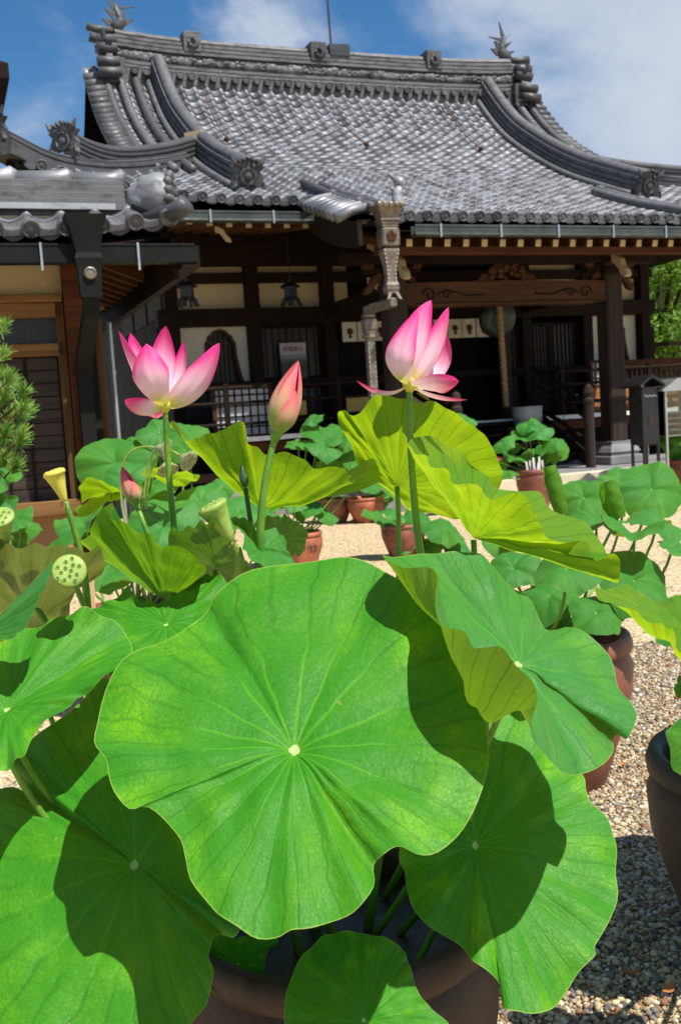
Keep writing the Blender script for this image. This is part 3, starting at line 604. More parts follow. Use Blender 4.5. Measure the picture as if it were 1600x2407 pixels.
# ---- eaves: soffit, rafters, gutters
m = MB()
sheet(m, np.linspace(UL+.1, UR-.1, 30), (VE+.02, 2.6), lambda u, v: 4.36-.22+(v-VE)*0.16+float(lift(u, v))); sheet(m, np.linspace(KU0, KU1, 8), (VK+.02, VE+.4), lambda u, v: zf(v)-.2); m.build('soffit', M['wood_dark_h'], hall)
rm = MB(); rm.box(-.04, .04, 0, 2.4, -.05, .05); raf = rm.mesh('rafter', M['wood_rafter'])
rc = MB(); rc.box(-.041, .041, -.006, 0.0, -.045, .045); rcap = rc.mesh('rafter_end', M['cream'])
for i in range(26):
    u = UL+.35+i*.27
    if u > KU0-.1: break
    o = link('rafter', raf, hall, (u, VE+.12, 4.08+float(lift(u, VE))), (math.radians(8), 0, 0)); link('rafter_end', rcap, o)
for i in range(20):
    u = KU0+.3+i*.272
    if u > KU1-.1: break
    o = link('rafter', raf, hall, (u, VK+.14, 3.57), (math.radians(13), 0, 0)); link('rafter_end', rcap, o)
for (a, b, v, z) in ((-8.1, KU0-.12, VE-.1, 4.12), (KU0+.5, 1.3, VK-.13, 3.66)):
    m = MB(); m.box(a, b, v-.06, v+.05, z-.06, z-.035); m.box(a, b, v-.07, v-.055, z-.06, z+.06); m.box(a, b, v+.05, v+.06, z-.06, z+.07); m.tube([(a, v-.065, z+.06), (b, v-.065, z+.06)], .016, 6); m.tube([(a, v-.062, z-.045), (b, v-.062, z-.045)], .02, 6); g = m.build('gutter', M['gutter'], hall)
    u = a+.35
    while u < b-.1:
        q = MB(); q.box(u-.012, u+.012, v-.09, v-.075, z-.08, z+.075); q.box(u-.012, u+.012, v-.09, v+.1, z+.075, z+.085); q.build('gutter_bracket', M['steel'], g); u += .86

# ---- ornate rainwater head and riveted downpipe at the porch corner
dp = empty('downpipe', (0, 0, 0)); dp.parent = hall
dc = hp(912, 560, v=-1.38); du_ = dc.x; dv = -1.38
def zat(y): return hp(910, y, v=dv).z
m = MB(); z0, z1 = zat(514), zat(486); n = 6
P = []
for z, h in ((z0, .115), (z0+.06, .13), (z1, .19)): P += [(du_-h, dv-h*.8, z), (du_+h, dv-h*.8, z), (du_+h, dv+h*.8, z), (du_-h, dv+h*.8, z)]
m.add(P, [(i+j, i+(j+1) % 4, i+4+(j+1) % 4, i+4+j) for i in (0, 4) for j in range(4)]+[(3, 2, 1, 0)])
for a in range(5): m.sphere((du_-.15+a*.075, dv-.15, z1), .04, 8, 5, (1, .5, 1))
m.build('hopper', M['bronze'], dp)
m = MB()
for y, h in ((519, .135), (526, .12), (533, .11)): m.box(du_-h, du_+h, dv-h*.8, dv+h*.8, zat(y+3.4), zat(y-3.4), .006)
m.box(du_-.12, du_+.12, dv-.1, dv+.1, zat(581), zat(537), .02); bx = m.build('hopper_box', M['bronze'], dp)
m = MB(); zc = zat(559)
for a in range(5): q = a*2*math.pi/5+.3; m.lathe([(.034, 0), (.03, .012), (.001, .015)], 8, (du_+.042*math.cos(q), dv-.101, zc+.042*math.sin(q)), Mf)
m.build('flower_crest', M['wood_brown'], dp)
m = MB(); P = []
for y, h in ((585, .10), (592, .105), (600, .098), (625, .07), (650, .062), (664, .068), (671, .085)): z = zat(y); P += [(du_-h, dv-h*.75, z), (du_+h, dv-h*.75, z), (du_+h, dv+h*.75, z), (du_-h, dv+h*.75, z)]
m.add(P, [(4*k+j, 4*k+(j+1) % 4, 4*k+4+(j+1) % 4, 4*k+4+j) for k in range(6) for j in range(4)]+[(0, 1, 2, 3), (27, 26, 25, 24)]); vase = m.build('tapered_pipe', M['bronze'], dp)
m = MB()
for k, y in enumerate(np.linspace(590, 665, 9)):
    h = float(np.interp(y, [585, 592, 600, 625, 650, 664, 671], [.1, .105, .098, .07, .062, .068, .085]))
    for s in (-1, 1): m.sphere((du_+s*(h-.014), dv-h*.75, zat(y)), .010, 6, 4)
tag(m.build('rivets', M['steel'], dp), kind='stuff')
m = MB(); m.box(du_-.075, du_+.075, dv-.06, dv+.06, zat(690), zat(671)); m.box(du_-.085, du_+.085, dv-.07, dv+.07, zat(682), zat(676))
for s in (-1, 1): m.add([(du_+s*.02, dv-.07, zat(688)), (du_+s*.07, dv-.07, zat(690)), (du_+s*.10, dv-.09, zat(706)), (du_+s*.06, dv-.09, zat(704))], [(0, 1, 2, 3)])
zt, zb = zat(701), zat(722); v2 = -.62
m.box(du_-.05, du_+.05, dv-.06, v2+.06, zb, zt, .012); m.build('elbow_pipe', M['bronze'], dp)
m = MB()
for h, za, zb2 in ((.075, zb+.0, zb-.05), (.085, zb-.06, zb-.2), (.07, zb-.2, zb-.27), (.085, zb-.27, zb-.31), (.055, zb-.31, .45)): m.box(du_-h, du_+h, v2-h*.8, v2+h*.8, zb2, za, .006)
lp = m.build('lower_pipe', M['bronze'], dp)
m = MB()
for z in np.arange(1.3, zb-.35, .062):
    for s in (-1, 1): m.sphere((du_+s*.04, v2-.045, z), .009, 6, 4)
tag(m.build('rivets', M['steel'], dp), kind='stuff')

# ================================================================== hall: walls, porch, veranda
VW = 2.5; VB = 2.62
POSTS = (-6.12, -4.83, -3.58, 0.05, 1.3, 2.55)
for u in POSTS: m = MB(); m.box(u-.1, u+.1, VW-.1, VW+.1, .45, 4.3, .012); m.build('wall_post', M['wood_dark'], hall)
m = MB(); m.box(-6.2, 2.65, VW+.75, VW+.85, .3, 4.4); m.build('inner_wall', M['shade_black'], hall)
m = MB(); m.box(-6.2, 2.65, VW+.0, VW+.8, 1.18, 1.22); m.build('inner_floor', M['wood_dark_h'], hall)
m = MB(); m.box(-6.18, -6.10, VW+.1, 10.2, .45, 4.3); m.box(2.52, 2.6, VW+.1, 10.2, .45, 4.3); m.box(-6.1, 2.52, 10.1, 10.2, .45, 4.3); m.build('rear_walls', M['wood_dark'], hall)
# side wall on the left: timber with grey plaster panels
for i in range(3):
    v0 = VW+.25+i*1.25; m = MB(); m.box(-6.215, -6.185, v0, v0+1.05, 3.15, 3.7); m.build('plaster_panel', M['grey_panel'], hall)
# horizontal beams of the front wall
for z0, z1, v, nm in ((3.86, 4.35, VW-.14, 'tie_beam'), (3.6, 3.75, VW-.06, 'tie_beam'), (2.94, 3.2, VW-.12, 'lintel'), (1.98, 2.08, VW-.08, 'sill_beam')):
    m = MB(); m.box(-6.35, 2.75, v, VW+.09, z0, z1, .01); m.build(nm, M['wood_dark_h'], hall)
bays = ((-6.02, -4.93), (-4.73, -3.68), (-3.48, -3.18), (-.3, -.05), (.15, 1.2), (1.4, 2.45))
for a, b in bays:
    m = MB(); m.box(a, b, VB-.02, VB+.02, 3.75, 3.86); m.build('plaster_panel', M['plaster'], hall)
    m = MB(); m.box(a, b, VB-.02, VB+.02, 3.2, 3.6); m.build('plaster_panel', M['plaster'], hall)
# bell-shaped (cusped) windows in white plaster
def cusp(w, h):                                                        # half outline: base flares, ogee head
    return [(0.50*w, 0), (0.42*w, .25*h), (0.37*w, .52*h), (0.36*w, .74*h), (0.30*w, .80*h), (0.29*w, .86*h), (0.19*w, .91*h), (0.16*w, .955*h), (0.06*w, .975*h), (0, 1.0*h)]
def bell_window(a, b, cx, w, name_white):
    zb_, zt_ = 2.08, 2.94; h = zt_-zb_-.03; R = cusp(w, h); out = [(cx+x, zb_+y) for x, y in R]+[(cx-x, zb_+y) for x, y in reversed(R[:-1])]
    # plaster around the opening: right and left halves
    r = [(cx+x, zb_+y) for x, y in R]
    m = MB(); m.prism([(b, zb_)]+[(b, zt_)]+[(cx, zt_)]+list(reversed(r)), (0, VB-.02, 0), (1, 0, 0), (0, 0, 1), (0, .05, 0))
    l = [(cx-x, zb_+y) for x, y in R]; m.prism([(a, zb_)]+l+[(cx, zt_), (a, zt_)], (0, VB-.02, 0), (1, 0, 0), (0, 0, 1), (0, .05, 0)); wp = m.build('plaster_panel', M[name_white], hall)
    inn = [(cx+x*.84, zb_+y*.955) for x, y in R]+[(cx-x*.84, zb_+y*.955) for x, y in reversed(R[:-1])]; n = len(out)
    m = MB(); V = [(x, VB-.07, z) for x, z in out]+[(x, VB-.07, z) for x, z in inn]+[(x, VB+.02, z) for x, z in out]+[(x, VB+.02, z) for x, z in inn]
    F = []
    for i in range(n-1): F += [(i, i+1, n+i+1, n+i), (i+1, i, 2*n+i, 2*n+i+1), (n+i, n+i+1, 3*n+i+1, 3*n+i)]
    m.add(V, F); wf = m.build('cusped_window', M['wood_brown'], hall)
    m = MB()
    for i in range(7): x = cx-w*.33+i*w*.11; m.box(x-.007, x+.007, VB+.01, VB+.03, zb_, zb_+h*(.9 if 1 < i < 5 else .74))
    for i in range(5): m.box(cx-w*.36, cx+w*.36, VB+.012, VB+.028, zb_+.12+i*.14-.006, zb_+.12+i*.14+.006)
    tag(m.build('lattice', M['wood_brown'], wf), kind='stuff'); m = MB(); m.box(cx-w*.45, cx+w*.45, VB+.06, VB+.07, zb_, zb_+h*.95); m.build('pane', M['black'], wf)
bell_window(-6.02, -4.93, -5.37, .68, 'plaster_white'); bell_window(1.4, 2.45, 1.95, .66, 'plaster_white')
# lower panels and lattice doors
def lattice_door(a, b, z0, z1, v, nx, nz, panel=0.0):
    m = MB(); fr = .05
    m.box(a, b, v, v+.05, z1-fr, z1); m.box(a, b, v, v+.05, z0, z0+fr); m.box(a, a+fr, v, v+.05, z0+fr, z1-fr); m.box(b-fr, b, v, v+.05, z0+fr, z1-fr); o = m.build('lattice_door', M['wood_dark'], hall)
    zp = z0+panel
    if panel:
        m = MB()
        for i in range(4): m.box(a+fr, b-fr, v+.012, v+.035, z0+fr+i*(panel-fr)/4, z0+fr+(i+1)*(panel-fr)/4-.012)
        m.build('door_boards', M['wood_pillar'], o)
    m = MB()
    for i in range(1, nx): x = a+(b-a)*i/nx; m.box(x-.008, x+.008, v+.015, v+.035, zp+.02, z1-fr)
    for i in range(1, nz): z = zp+(z1-zp)*i/nz; m.box(a+fr, b-fr, v+.018, v+.032, z-.007, z+.007)
    tag(m.build('lattice', M['wood_pillar'], o), kind='stuff'); m = MB(); m.box(a+fr, b-fr, v+.045, v+.05, zp, z1-fr); m.build('pane', M['black'], o)
lattice_door(-4.73, -3.68, 2.08, 2.94, VB-.04, 9, 7); lattice_door(-6.02, -4.93, 1.22, 1.98, VB-.02, 8, 4, .35); lattice_door(-4.73, -3.68, 1.22, 1.98, VB-.02, 8, 4, .35)
lattice_door(-.42, -.05, 1.22, 2.85, VB-.1, 6, 5, .55); lattice_door(.15, .62, 1.22, 2.85, VB-.06, 7, 5, .55); lattice_door(.62, 1.2, 1.22, 2.85, VB-.04, 7, 5, .55); lattice_door(1.4, 2.45, 1.22, 1.98, VB-.02, 8, 4, .35)
m = MB(); m.box(-.62, -.46, VW-.35, VW-.19, 1.2, 3.4, .01); m.build('inner_post', M['wood_pillar'], hall)
# porch pillars with stone bases
for u in (-3.56, 0.0):
    m = MB(); m.box(u-.15, u+.15, -.15, .15, .78, 3.5, .03); p = m.build('porch_pillar', M['wood_pillar'], hall)
    m = MB(); sq = lambda h, z: [(u-h, -h, z), (u+h, -h, z), (u+h, h, z), (u-h, h, z)]
    P = sq(.2, .8)+sq(.2, .76)+sq(.24, .70)+sq(.27, .64)+sq(.25, .63)+sq(.25, .58); m.add(P, [(4*k+j, 4*k+4+j, 4*k+4+(j+1) % 4, 4*k+(j+1) % 4) for k in range(5) for j in range(4)]+[(3, 2, 1, 0)]); m.box(u-.32, u+.32, -.32, .32, .46, .585, .01); m.build('pillar_base', M['stone_grey'], p)
# carved rainbow beam between the pillars
m = MB(); bp = [(-3.41, 0), (-.15, 0)]
poly = [(-3.41, 2.90), (-3.1, 2.86), (-2.4, 2.875), (-1.2, 2.875), (-.5, 2.86), (-.15, 2.90), (-.15, 3.19), (-.5, 3.205), (-1.78, 3.215), (-3.1, 3.205), (-3.41, 3.19)]
m.prism(poly, (0, -.12, 0), (1, 0, 0), (0, 0, 1), (0, .24, 0)); kb = m.build('rainbow_beam', M['wood_brown'], hall)
m = MB(); m.smooth = True
for sg in (-1, 1):
    cx = UC+sg*1.28
    for ox, rr, dr in ((0, .105, 1), (-sg*.27, .075, -1)):
        m.tube([(cx+ox+sg*dr*rr*(1-t/9)*math.cos(t), -.122, 3.03+rr*(1-t/9)*math.sin(t)) for t in np.linspace(0, 7.2, 22)], [.013]*22, 5)
    m.tube([(cx-sg*(.12+.75*t), -.122, 3.03+.07*math.sin(t*6)*(1-t)) for t in np.linspace(0, 1, 14)], [.013]*14, 5)
m.tube([(x, -.122, 2.915) for x in np.linspace(-3.3, -.25, 6)], .008, 4); m.build('carved_scroll', M['wood_dark'], kb)
# frog-leg strut with carving over the beam, and the purlin above
m = MB(); m.prism([(-.5, 0), (-.42, .09), (-.27, .11), (-.2, .24), (-.12, .32), (.12, .32), (.2, .24), (.27, .11), (.42, .09), (.5, 0), (.26, .0), (.16, .09), (0, .13), (-.16, .09), (-.26, 0)], (UC, -.08, 3.215), (1, 0, 0), (0, 0, 1), (0, .16, 0)); fs = m.build('frog_leg_strut', M['wood_brown'], hall)
m = MB(); m.smooth = True
for i in range(26): a = random.uniform(-.3, .3); b = random.uniform(.03, .26-.35*abs(a)); m.sphere((UC+a, -.10, 3.22+b), random.uniform(.025, .05), 7, 5, (1, .8, 1))
tag(m.build('carving', M['wood_brown'], fs), kind='stuff')
m = MB(); m.box(-4.3, .8, -.11, .11, 3.46, 3.62, .01); m.build('purlin', M['wood_dark_h'], hall); m = MB(); m.box(-4.2, .75, -1.0, -.88, 3.44, 3.54, .01); m.build('purlin', M['wood_red'], hall)
# bracket sets on the pillars with cream-nosed arms
armp = [(0, 0), (.1, -.03), (.2, -.1), (.24, -.2), (.32, -.27), (.36, -.36), (.3, -.38), (.22, -.34), (.16, -.24), (.08, -.16), (0, -.13)]
for u in (-3.56, 0.0):
    m = MB(); m.box(u-.17, u+.17, -.17, .17, 3.28, 3.40, .02); m.box(u-.42, u+.42, -.07, .07, 3.34, 3.44, .015); b = m.build('bracket_set', M['wood_dark'], hall)
    for du in (-.36, 0, .36): q = MB(); q.box(u+du-.07, u+du+.07, -.08, .08, 3.40, 3.48, .012); q.build('bearing_block', M['wood_brown'], b)
    for s in (-1, 1):
        q = MB(); q.prism([(x*.8, z*.8) for x, z in armp], (u+s*.16, -.05, 3.36), (s, 0, 0), (0, 0, 1), (0, .1, 0)); q.build('nosed_arm', M['wood_brown'], b)
    q = MB(); q.prism([(x, z) for x, z in armp], (u-.045, -.15, 3.58), (0, -1, 0), (0, 0, 1), (.09, 0, 0)); q.build('nosed_arm', M['cream'], b)
for px, py in ((862, 583), (1155, 590), (1380, 590), (505, 545)):
    q = MB(); c = hp(px, py, v=.7 if px < 1000 else .3); q.prism([(x*.6, z*.6) for x, z in armp], (c.x, c.y, c.z+.08), (.9, -.4, 0), (0, 0, 1), (.03, .06, 0)); q.build('nosed_arm', M['cream'], hall)
q = MB(); c = hp(868, 672, v=.4); q.prism([(x*.75, z*.75) for x, z in armp], (c.x-.03, c.y, c.z+.12), (.9, -.4, 0), (0, 0, 1), (.04, .08, 0)); q.build('nosed_arm', M['cream'], hall)
# tie beams from porch to hall
for u in (-3.56, 0.0): m = MB(); m.box(u-.08, u+.08, .1, VW, 3.02, 3.22, .01); m.build('tie_beam', M['wood_dark'], hall)
# doorway curtain strips, gong and rope
cu = empty('curtain'); cu.parent = hall
for i in range(11):
    a = -3.44+i*.27; m = MB(); n = 5
    P = [(a+.012+j*.245/n, VW-.2+.012*math.sin(j*2.1+i), z) for z in (2.62, 2.93) for j in range(n+1)]
    m.add(P, [(j, j+1, n+2+j, n+1+j) for j in range(n)]); m.add([(x, y+.006, z) for x, y, z in P], [(n+1+j, n+2+j, j+1, j) for j in range(n)]); m.build('cloth_strip', M['plaster_white'], cu)
    m = MB(); m.lathe([(.055, 0), (.05, .006), (.001, .007)], 10, (a+.135, VW-.222, 2.78), Mf); m.lathe([(.03, 0), (.025, .006), (.001, .007)], 8, (a+.135, VW-.222, 2.70), Mf); m.build('crest_print', M['wood_brown'], cu)
g = hp(1168, 748, v=1.25); m = MB(); m.smooth = True
m.lathe([(.05, -.12), (.24, -.12), (.30, -.06), (.31, 0), (.30, .06), (.24, .12), (.05, .12)], 24, g, Mf @ Matrix.Rotation(math.radians(12), 3, 'X')); m.tube([g+Vector((0, 0, .28)), Vector((g.x, g.y, 3.35))], .012, 5)
go = m.build('gong', M['bronze_green'], hall); go.parent = None; go.matrix_world = Matrix.Translation(HO) @ Matrix.Rotation(YAW, 4, 'Z'); tag(go, 'round green bronze gong hanging over the hall doorway', 'gong')
r0 = hp(1172, 716, v=1.0); r1 = hp(1190, 965, v=1.0); m = MB(); m.smooth = True
for k in range(3):
    m.tube([r0+(r1-r0)*t+Vector((.022*math.cos(t*44+k*2.094), .022*math.sin(t*44+k*2.094), 0)) for t in np.linspace(0, 1, 110)], .026, 6)
ro = m.build('bell_rope', M['rope']); ro.matrix_world = go.matrix_world.copy(); tag(ro, 'thick twisted straw rope hanging below the green gong', 'rope')
m = MB(); m.smooth = True; m.lathe([(.03, .1), (.05, .04), (.055, -.2), (.045, -.24)], 12, r1); rk = m.build('rope_end', M['wood_dark'], ro)
# hanging bronze lanterns under the left eave
for i, px in enumerate((440, 683)):
    c = hp(px, 690, v=1.3); m = MB(); m.smooth = False; z = c.z
    lt = empty('hanging_lantern', hw(c.x, c.y, z), YAW, 'small black bronze lantern hanging under the eave ' + ('beside the corner post' if i == 0 else 'above the poster'), 'lantern', 'hanging bronze lanterns')
    m.lathe([(.10, -.09), (.115, -.07), (.10, -.05), (.095, .07), (.10, .1)], 6); m.build('lantern_body', M['black'], lt)
    m = MB(); m.lathe([(.16, .085), (.15, .11), (.08, .15), (.03, .17), (.03, .2), (.001, .21)], 6); m.build('lantern_roof', M['black'], lt)
    m = MB()
    for a in range(6): q = a*math.pi/3; m.tube([(.1*math.cos(q), .1*math.sin(q), -.08), (.13*math.cos(q), .13*math.sin(q), -.13), (.15*math.cos(q), .15*math.sin(q), -.17), (.12*math.cos(q), .12*math.sin(q), -.18)], [.03, .026, .03, .015], 6)
    m.build('lantern_feet', M['black'], lt); m = MB(); m.tube([(0, 0, .2), (0, 0, .95)], .006, 5); m.build('chain', M['black'], lt)
# poster pinned inside the lattice bay
def poster_mat():
    t = NT('temple_poster'); uv = t.N('ShaderNodeTexCoord').outputs['Generated']; s = t.N('ShaderNodeSeparateXYZ'); t.put(s.inputs[0], uv); z = s.outputs[2]
    n = t.noise(uv, 4, 5); c = t.mix(t.rng(t.M('ADD', z, t.M('MULTIPLY', n, .3)), .62, .86), (0.02, .045, .02), (.2, .22, .23)); c = t.mix(t.rng(z, .68, .73), c, (.42, .36, .38))
    return t.end(t.bsdf(c, .5))
a, b = hp(660, 806, v=VB-.2), hp(727, 895, v=VB-.2)
m = MB(); m.box(a.x, b.x, VB-.13, VB-.12, 2.02, a.z); po = m.build('poster', poster_mat()); po.matrix_world = go.matrix_world.copy(); tag(po, 'printed poster with dark brushed characters on the lattice bay', 'poster')
try:
    fc = bpy.data.curves.new('poster_text', 'FONT'); fc.body = '伊蔵蔵も'; fc.size = (b.x-a.x)*.2; fc.extrude = .001; fc.align_x = 'CENTER'
    ft = bpy.data.objects.new('lettering', fc); COL.objects.link(ft); ft.parent = po; ft.location = ((a.x+b.x)/2, VB-.133, a.z-.2*(a.z-2.02)); ft.rotation_euler = (math.pi/2, 0, 0); fc.materials.append(M['black'])
    dg = bpy.context.evaluated_depsgraph_get(); me = bpy.data.meshes.new_from_object(ft.evaluated_get(dg)); bpy.data.objects.remove(ft); o = link('lettering', me, po, ((a.x+b.x)/2, VB-.133, a.z-.2*(a.z-2.02)), (math.pi/2, 0, 0))
except Exception as e: print('text', e)

# ---- veranda
m = MB(); m.box(-6.9, 3.3, .95, VW, 1.16, 1.215); ve = m.build('veranda_floor', M['wood_dark_h'], hall)
bm_ = MB(); bm_.box(-.088, .088, -.02, .02, -.035, .03); be = bm_.mesh('board_end', M['white'])
for i in range(56): link('board_end', be, ve, (-6.85+i*.18, .935+random.uniform(-.006, .006), 1.20+random.uniform(-.003, .003)))
for z0, z1, v0, mt in ((1.0, 1.14, 1.02, 'wood_red'), (.62, .74, 1.1, 'wood_dark_h')): m = MB(); m.box(-6.9, 3.3, v0, v0+.1, z0, z1); m.build('veranda_beam', M[mt], hall)
for u in np.arange(-6.7, 3.3, 1.24): m = MB(); m.box(u-.07, u+.07, 1.04, 1.18, .3, 1.16, .01); m.build('veranda_post', M['wood_dark'], hall)
m = MB(); m.box(-6.9, 3.3, 1.6, 1.7, .1, 1.15); m.build('underfloor_shade_sheet', M['shade_black'], hall)  # added black sheet, underfloor shade put into its colour
# railing along the veranda
for a, b in ((-6.7, -3.3), (-.3, 3.2)):
    m = MB()
    for z, r in ((1.93, .03), (1.72, .024), (1.42, .024)): m.tube([(a, 1.05, z), (b, 1.05, z)], r, 8)
    rl = m.build('railing', M['wood_dark_h'], hall)
    u = a+.1
    while u < b: q = MB(); q.box(u-.035, u+.035, 1.02, 1.08, 1.21, 2.0); q.build('railing_post', M['wood_dark'], rl); u += .85
# low paper screens with brown frames standing on the veranda
def low_screen(a, b, z0, z1, v, nx, nz, lab):
    s = empty('low_screen', hw((a+b)/2, v, z0), YAW, lab, 'screen', 'low paper screens on the veranda'); w = b-a; h = z1-z0; m = MB(); m.box(-w/2, w/2, -.02, .02, h-.05, h); m.box(-w/2, w/2, -.02, .02, 0, .04); m.box(-w/2, -w/2+.05, -.02, .02, .04, h-.05); m.box(w/2-.05, w/2, -.02, .02, .04, h-.05); m.build('frame', M['wood_red'], s)
    m = MB()
    for i in range(1, nx): x = -w/2+w*i/nx; m.box(x-.008, x+.008, -.015, .012, .04, h-.05)
    for i in range(1, nz): z = h*i/nz; m.box(-w/2+.05, w/2-.05, -.013, .010, z-.008, z+.008)
    tag(m.build('lattice', M['wood_dark'], s), kind='stuff')
    for i in range(nx):
        for j in range(nz): q = MB(); x0 = -w/2+w*i/nx+.01; q.box(max(x0, -w/2+.05), min(x0+w/nx-.02, w/2-.05), .012, .018, h*j/nz+.01, h*(j+1)/nz-.012); q.build('pane', M['paper'], s)
low_screen(-5.88, -4.98, 1.22, 1.99, 1.35, 8, 5, 'low paper lattice screen behind the pink flower below the cusped window'); low_screen(.62, 1.3, 1.66, 2.1, 1.45, 6, 3, 'low paper lattice screen left of the slatted board on the veranda')
m = MB(); m.box(1.3, 2.6, 1.43, 1.47, 1.95, 2.08)
m.build('board_rail', M['wood_red'], hall)
for i in range(12): u = 1.36+i*.1; q = MB(); q.box(u-.03, u+.03, 1.44, 1.46, 1.62, 1.95); q.build('slat', M['wood_dark'], hall)
for z0, z1 in ((1.24, 1.44), (1.46, 1.64)): m = MB(); m.box(.5, 3.1, 1.38, 1.41, z0, z1); m.build('skirt_board', M['orange_wood'], hall)
# yellow-backed chairs in a row on the veranda
for i in range(7):
    u = -5.55+i*.52
    if i == 3: continue
    c = empty('chair', hw(u, 1.75, 1.215), YAW, 'dark chair with yellow backrest in the row on the veranda', 'chair', 'yellow-backed chairs on the veranda'); m = MB(); m.box(-.2, .2, -.02, .02, .28, .52, .012); m.build('backrest', M['gold'], c)
    m = MB()
    for s in (-1, 1): m.box(s*.21-.015, s*.21+.015, -.025, .025, 0, .56); m.box(s*.21-.015, s*.21+.015, .3, .34, 0, .22)
    m.box(-.22, .22, -.025, .025, .52, .56); m.build('frame', M['wood_dark'], c); m = MB(); m.box(-.22, .22, -.02, .36, .19, .23, .01); m.build('seat', M['wood_dark'], c)
# ---- stone base, steps and stair
m = MB(); m.box(-7.0, 3.4, .2, 10.5, .0, .46); m.build('stone_base', M['stone_grey'], hall)
m = MB(); m.box(-4.3, .62, -1.0, .25, .0, .455, .01); m.build('porch_slab', M['stone_grey'], hall)
for a, b, v0, v1, z in ((-3.9, -2.2, -1.16, -1.004, .452), (-2.19, -.9, -1.17, -1.004, .454), (-.89, .42, -1.165, -1.004, .451), (-3.9, -2.6, -1.7, -1.18, .27), (-2.59, -.7, -1.7, -1.18, .268), (-.69, .42, -1.7, -1.18, .272), (.43, .62, -1.7, -.7, .44), (.63, 2.1, -.9, -.3, .36), (.63, 2.3, -1.5, -.92, .22)):
    m = MB(); m.box(a, b, v0, v1, .05, z, .012); m.build('step_stone', M['stone'], hall)
for i in range(4):
    z = 1.2-i*.17; m = MB(); m.box(-2.85, -.72, .75-i*.3, 1.05-i*.3, z-.06, z, .008); m.build('stair_tread', M['wood_dark_h'], hall)
    m = MB(); m.box(-2.83, -.74, 1.0-i*.3, 1.02-i*.3, z-.17, z-.05); m.build('stair_riser', M['wood_dark'], hall)
for u in (-2.9, -.74):
    m = MB(); m.lathe([(.075, .46), (.075, 1.38), (.085, 1.40), (.085, 1.45), (.06, 1.48), (.08, 1.55), (.06, 1.64), (.001, 1.7)], 12, (u, -.42, 0)); nw = m.build('newel_post', M['wood_pillar'], hall)
    m = MB()
    for z0, z1 in ((1.42, 2.0), (1.2, 1.75), (.85, 1.4)): m.tube([(u, -.42, z0-.05), (u, .3, (z0+z1)/2+.02), (u, 1.05, z1+.0)], .035, 8)
    m.build('handrail', M['wood_dark'], hall); m = MB(); m.bar((u, -.4, .55), (u, 1.0, 1.25), .06, .18); m.build('stair_stringer', M['wood_dark'], hall)
c = hp(1240, 1000, v=.55); m = MB(); m.smooth = True; m.lathe([(.18, 0), (.215, .02), (.22, .12), (.228, .13), (.222, .15), (.225, .27), (.235, .29), (.225, .29), (.2, .05), (.001, .04)], 28); tb = m.build('tub', M['grey_tub'], None, hw(c.x, c.y, c.z)); tag(tb, 'round grey metal tub standing beside the hall stair', 'tub')
m = MB(); m.box(c.x-.5, c.x+.3, .3, .85, .9, c.z-.005); m.build('stair_landing', M['wood_dark_h'], hall)

# ================================================================== left side building (same axes as the hall)
lb = empty('side_building', HO, YAW, 'low timber side building with tan beams and dark board cladding behind the pine', 'building')
LV, LU = -5.15, -7.72                                                    # front eave line and side eave line
def lbz(u, v): return 2.90+0.5*min(max(v-LV, 0), max(LU-u, 0))+0.10*max(0, (u-LU+1.2)/1.2)**2
m = MB()
us = np.linspace(-13, LU, 22); vs = np.concatenate([np.linspace(LV, LV+.9, 4), np.linspace(LV+1.3, -.6, 5)])
sheet(m, us, vs, lambda u, v: min(lbz(u, v), 3.25)-.03); sheet(m, us, vs, lambda u, v: min(lbz(u, v), 3.25)-.12); lroof = m.build('roof', M['wood_dark_h'], lb)
tl = []
for k in range(20):
    u = LU-.14-k*.255
    for r in range(3):
        v = LV+r*.23; z = lbz(u, v)+.04; X = Vector((1, 0, .10*2*max(0, (u-LU+1.2)/1.2)/1.2)).normalized(); T = Vector((0, 1, .42)).normalized(); N = X.cross(T).normalized(); tl.append((r == 0, 0, Vector((u, v, z)), X, T, N))
for t in tl: put_tile('eave_tile' if t[0] else 'tile', eave_me if t[0] else tile_me, t, lroof)
for k in range(14):                                                       # side eave tiles running back towards the hall
    v = LV+.3+k*.26; X = Vector((0, 1, 0)); T = Vector((-1, 0, .42)).normalized(); N = X.cross(T).normalized(); put_tile('eave_tile', eave_me, (True, 0, Vector((LU+.0, v, lbz(LU, v)+.04)), X, T, N), lroof)
# corner disc tile
m = MB(); m.smooth = True; c = Vector((LU+.02, LV-.03, 3.06)); m.tube([c+Vector((-.3, .3, -.05)), c, c+Vector((.06, -.06, .05))], [.06, .07, .075], 14); m.smooth = False; m.build('corner_tile', M['ridge'], lroof)
# ridge behind the eave with scalloped caps
L0, L1 = -13.0, -8.02; VRG = LV+.5
m = MB(); m.sweep([(-.2, -.2), (.2, -.2), (.2, .0), (.17, .01), (.17, .06), (.24, .065), (.24, .115), (.15, .12), (.15, .165), (.14, .17), (.14, .215), (.13, .22), (.13, .265), (.12, .27), (.12, .31), (0, .36), (-.12, .31), (-.13, .22), (-.2, .1)], [(u, VRG, 3.06+.03*max(0, (-u-9.0))**1.3*.6) for u in np.linspace(L0, L1, 24)], (0, -1, 0)); rg = m.build('low_ridge', M['ridge'], lb)
for i in range(12):
    u = L1-.2-i*.42; m = MB(); m.smooth = True; z = 3.39+.03*max(0, (-u-9.0))**1.3*.6
    m.tube([(u-.2, VRG-.02, z-.01), (u+.12, VRG-.02, z), (u+.2, VRG-.02, z+.01), (u+.23, VRG-.02, z-.0)], [.075, .075, .09, .07], 12); m.build('cap_tile', M['ridge_shiny'], rg)
